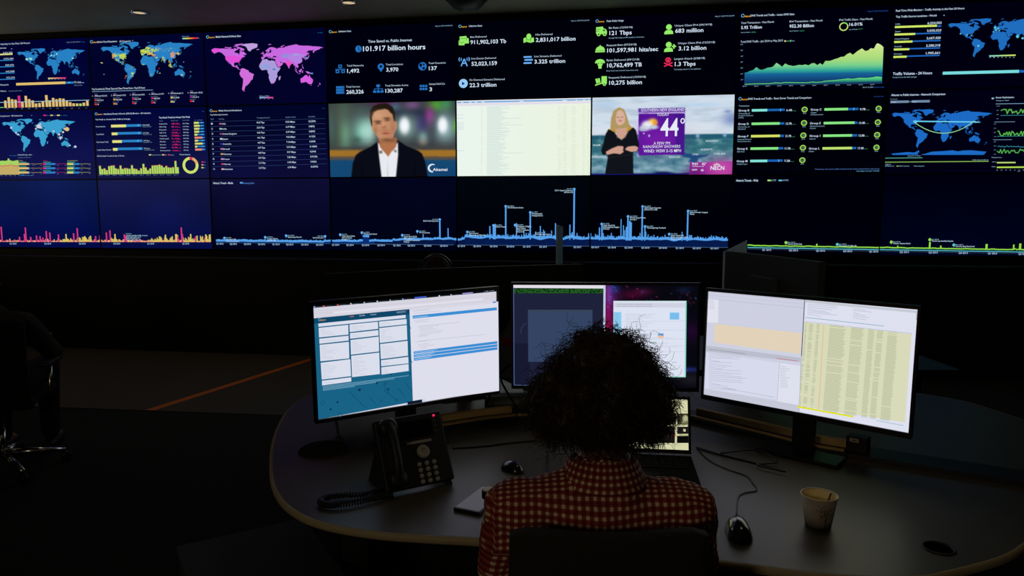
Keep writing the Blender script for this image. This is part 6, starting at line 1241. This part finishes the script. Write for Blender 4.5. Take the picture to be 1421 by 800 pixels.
def person(name, base, rz, label, H, shirt_m, arms, plaidy=False, hipz=.50, vox=.0085, trousers=(0.01, 0.01, 0.014)):
    """seated figure; H: head centre, local coordinates with +y the way the figure faces"""
    e = empty(name, base, rz, label, 'person'); sk = bmesh.new(); sh_ = bmesh.new(); tr = bmesh.new()
    hc = Vector(H); neck = hc + Vector((0, -.025, -.115)); sh_z = hc.z - .19; shy = hc.y - .055
    head(sk, hc)
    chain(sk, [hc + Vector((0, -.015, -.06)), neck, Vector((0, shy, sh_z + .02))], [(.052, .055, .05), (.052, .054, .05), (.075, .062, .05)], .3)
    T = [((0, shy, sh_z), (.130, .072, .05)), ((0, shy - .015, sh_z - .10), (.146, .098, .07)), ((0, shy - .005, sh_z - .24), (.142, .098, .08)), ((0, shy + .0, hipz + .02), (.165, .115, .09))]
    chain(sk, [t_[0] for t_ in T], [t_[1] for t_ in T], .25)
    T2 = [((0, shy + .004, sh_z + .012), (.135, .072, .043)), ((0, shy - .004, sh_z - .012), (.150, .088, .055))] + [(t_[0], tuple(r_ + .016 for r_ in t_[1])) for t_ in T[1:]]
    chain(sh_, [t_[0] for t_ in T2], [t_[1] for t_ in T2], .2)
    chain(sh_, [Vector((0, shy + .012, sh_z + .075)), Vector((0, shy + .004, sh_z + .03))], [(.058, .060, .02), (.098, .075, .03)], .5)
    for k, (sx, el, wr, hd, th_) in enumerate(arms):
        s0 = Vector((sx * .165, shy, sh_z - .026)); el, wr = Vector(el), Vector(wr)
        chain(sk, [Vector((sx * .10, shy, sh_z - .01)), s0, el, wr], [.05, .050, .040, .026], .3); hand(sk, wr, hd, th_, .45)
        chain(sh_, [Vector((sx * .105, shy, sh_z - .008)), s0 + Vector((0, 0, .0)), s0.lerp(el, .5), el, el.lerp(wr, .93)], [(.062, .066, .050), (.066, .068, .060), .060, .055, .040], .25)
    for sx in (-1, 1):
        hip = Vector((sx * .09, shy + .03, hipz + .01)); kn = Vector((sx * .13, shy + .45, hipz + .03)); an = Vector((sx * .13, shy + .42, .09)); toe = an + Vector((0, .14, -.045))
        chain(sk, [hip, kn, an, toe], [.075, .052, .036, .03], .3); chain(tr, [hip, kn, an + Vector((0, 0, .02))], [.092, .068, .055], .3)
        sb = bmesh.new(); chain(sb, [an + Vector((0, -.05, -.058)), an + Vector((0, .05, -.056)), toe + Vector((0, .02, -.012))], [(.04, .045, .032), (.045, .05, .034), (.042, .045, .024)], .4)
        me = melt(sb, .008, 4); me.name = 'shoe'; link_mesh('shoe', me, M_BLACK, e, True)
    me = melt(sk, vox * .62 if plaidy else vox, 3); bo = link_mesh('body', me, M_SKIN, e, True)
    chain(tr, [Vector((0, shy, hipz + .01)), Vector((0, shy + .03, hipz + .005))], [(.175, .125, .085), (.17, .13, .085)], .3)
    me = melt(tr, .010, 6); link_mesh('trousers', me, mat('dark_denim', trousers, .9), e, True)
    me = melt(sh_, .007 if plaidy else .010, 9)
    fold(me, .014 if plaidy else .006, 7.0, 3.0, (1, 1, .6)); fold(me, .005, 22.0, 9.0)
    if plaidy:
        def f(co):
            sgn = 1 if co.x > 0 else -1; a = abs(co.x)
            if a > .215 or (a > .16 and co.z < sh_z - .10): return (sgn * .6 + co.y * .6 + co.x * .9, co.z, 0)
            return (co.x, co.z + max(0, co.y - shy + .05) * .9, 0)
        for v in me.vertices:
            if v.co.y < shy - .02 and abs(v.co.x) < .22: v.co.y -= .007 * math.exp(-((v.co.z - sh_z + .082 - .012 * math.sin(v.co.x * 14)) / .009) ** 2)
        cloth_coords(me, f)
    so = link_mesh('shirt', me, shirt_m, e, True)
    return e, hc, sh_z, shy
# curly hair: a soft core plus thousands of coils
def curly(c, parent, name, strands, rad, col, seed, inner=0.86, hang=0.008, turns=2.6, thick=0.0007, frizz=60):
    rd_ = random.Random(seed); c = Vector(c); bm = bmesh.new()
    core = [((0, -.006, .030), (.098, .108, .106)), ((-.009, -.014, -.002), (.136, .118, .092)), ((-.009, -.018, -.022), (.134, .104, .060))]
    for o_, r_ in core: ball(bm, c + Vector(o_), tuple(x * rad for x in r_), 3)
    for _ in range(130):
        o_, r_ = rd_.choice(core); d = Vector((rd_.gauss(0, 1), rd_.gauss(-.35, 1), rd_.gauss(0, 1))).normalized()
        if d.y > .55 and d.z < .5: continue
        ball(bm, c + (Vector(o_) + Vector((d.x * r_[0], d.y * r_[1], d.z * r_[2])) * .97) * rad, rd_.uniform(.012, .024), 1)
    me0 = melt(bm, .008, 2)
    V = [tuple(v.co) for v in me0.vertices]; F = [tuple(p_.vertices) for p_ in me0.polygons]
    for s_ in range(strands + frizz):
        fz = s_ >= strands; o_, r_ = core[rd_.choice([0, 0, 1, 1, 1, 2])]
        d = Vector((rd_.gauss(0, 1), rd_.gauss(-.3, 1), rd_.gauss(0, 1))).normalized()
        if (d.y > .45 and d.z < .6) or d.z < -.72: continue
        p = c + (Vector(o_) + Vector((d.x * r_[0], d.y * r_[1], d.z * r_[2])) * inner) * rad
        L = rd_.uniform(.030, .052) if not fz else rd_.uniform(.05, .085); R0 = rd_.uniform(.005, .012) * (.8 if fz else 1); ph = rd_.uniform(0, 6.28); tn = rd_.uniform(.9, 1.5) * turns * L / .05
        w = Vector((rd_.gauss(0, .5), rd_.gauss(0, .5), rd_.gauss(-.1, .4))); dr = (d + w * .8).normalized(); a = dr.orthogonal().normalized(); b_ = dr.cross(a); K = 13; pts = []
        for i in range(K):
            t_ = i / (K - 1); env = min(1, t_ * 3); q_ = p + dr * L * t_ + Vector((0, 0, -hang * t_ * t_)) + (a * math.cos(ph + t_ * tn * 6.28 / 2.2) + b_ * math.sin(ph + t_ * tn * 6.28 / 2.2)) * R0 * env; pts.append(q_)
        th_ = thick * (rd_.uniform(.7, 1.5) if not fz else .7)
        n0 = len(V)
        for i, q_ in enumerate(pts):
            tg = (pts[min(i + 1, K - 1)] - pts[max(i - 1, 0)]).normalized(); u_ = tg.orthogonal().normalized(); v_ = tg.cross(u_)
            for k in range(3): an = k * 2.0944; V.append(tuple(q_ + (u_ * math.cos(an) + v_ * math.sin(an)) * th_ * (1.15 - .6 * i / K)))
        for i in range(K - 1):
            for k in range(3): F.append((n0 + i * 3 + k, n0 + i * 3 + (k + 1) % 3, n0 + i * 3 + 3 + (k + 1) % 3, n0 + i * 3 + 3 + k))
    me = bpy.data.meshes.new(name); me.from_pydata(V, [], F); me.update()
    return link_mesh(name, me, col, parent, True)
M_HAIR = mat('dark_brown_curly_hair', (0.040, 0.023, 0.011), 0.55, spec=0.35)
# the seated person in the plaid shirt
arms = [(-1, (-.196, .00, .775), (-.13, .23, .80), (.35, .9, -.12), (1, .2, 0)), (1, (.196, .00, .775), (.20, .25, .80), (-.05, 1, -.12), (-1, .1, 0))]
e, hc, shz, shy = person('person', (0.180, 1.41, 0), 0.0, 'person with dark curly hair in red and cream plaid shirt, seen from behind', (0.008, 0.02, 1.118), M_PLAID, arms, True)
cb = bmesh.new(); K = 36; R_ = []
for (r_, z) in [(.060, .062), (.064, .078), (.068, .080), (.088, .036), (.094, .026), (.090, .022), (.070, .050)]:
    R_.append([cb.verts.new((r_ * math.cos(2 * PI * i / K) * 1.0, shy + .008 + r_ * .95 * math.sin(2 * PI * i / K), shz + z - .012 * math.sin(2 * PI * i / K))) for i in range(K)])
for A_, B_ in zip(R_, R_[1:] + R_[:1]):
    for i in range(K): cb.faces.new((A_[i], A_[(i + 1) % K], B_[(i + 1) % K], B_[i]))
me = bpy.data.meshes.new('collar'); bmesh.ops.recalc_face_normals(cb, faces=cb.faces); cb.to_mesh(me); cb.free(); cloth_coords(me, lambda co: (math.atan2(co.x, -co.y + shy) * .08, co.z * 1.2, 0)); link_mesh('collar', me, M_COLLAR, e, True)
curly(hc + Vector((0, 0, 0)), e, 'hair', 6500, 1.0, M_HAIR, 5, thick=.0008, frizz=500)
# person at the far left, mostly outside the frame
arms = [(-1, (-.25, .08, .66), (-.15, .30, .72), (.2, 1, 0), (1, 0, 0)), (1, (.25, .08, .66), (.15, .30, .72), (-.2, 1, 0), (-1, 0, 0))]
e2, hc2, z2, y2 = person('person', (-2.93, 4.02, 0), 0.3, 'person with loose dark hair at the left edge of the frame', (-0.065, 0.0, 1.075), mat('dull_grey_cloth', (0.05, 0.048, 0.04), .9), arms)
curly(hc2, e2, 'hair', 900, .85, mat('black_hair', (0.006, 0.005, 0.004), 0.6), 8, hang=.09, thick=.0012, frizz=30)
# person beyond the dark panel, with a headset
arms = [(-1, (-.25, .05, .72), (-.15, .28, .77), (.2, 1, 0), (1, 0, 0)), (1, (.25, .05, .72), (.15, .28, .77), (-.2, 1, 0), (-1, 0, 0))]
e3, hc3, z3, y3 = person('person', (-0.445, 4.55, 0), PI, 'person in a headset, only the top of the head showing', (0, 0.35, 1.09), mat('dull_grey_cloth', (0.05, 0.048, 0.04), .9), arms)
bm = bmesh.new(); ball(bm, hc3 + Vector((0, -.012, .035)), (.086, .104, .100), 3)
for v in bm.verts: v.co += Vector((1, 1, 1)) * .004 * noise.noise(v.co * 30)
obj('hair', bm, M_HAIR, e3, True)
hb = obj('headset_band', tube(bmesh.new(), [hc3 + Vector((.098 * math.cos(a * PI / 16), -.01, .03 + .112 * math.sin(a * PI / 16))) for a in range(17)], 0.007, 8), mat('glossy_black', (0.006, 0.006, 0.007), 0.18, coat=0.5), e3, True)
for k in (-1, 1): obj('ear_pad', lathe(bmesh.new(), [(0.012, 0), (0.03, .004), (0.032, .014), (0.024, .02)], 20, Matrix.Translation(hc3 + Vector((k * .088, -.01, -.005))) @ Matrix.Rotation(k * PI / 2, 4, 'Y')), M_BLACK, hb, True)
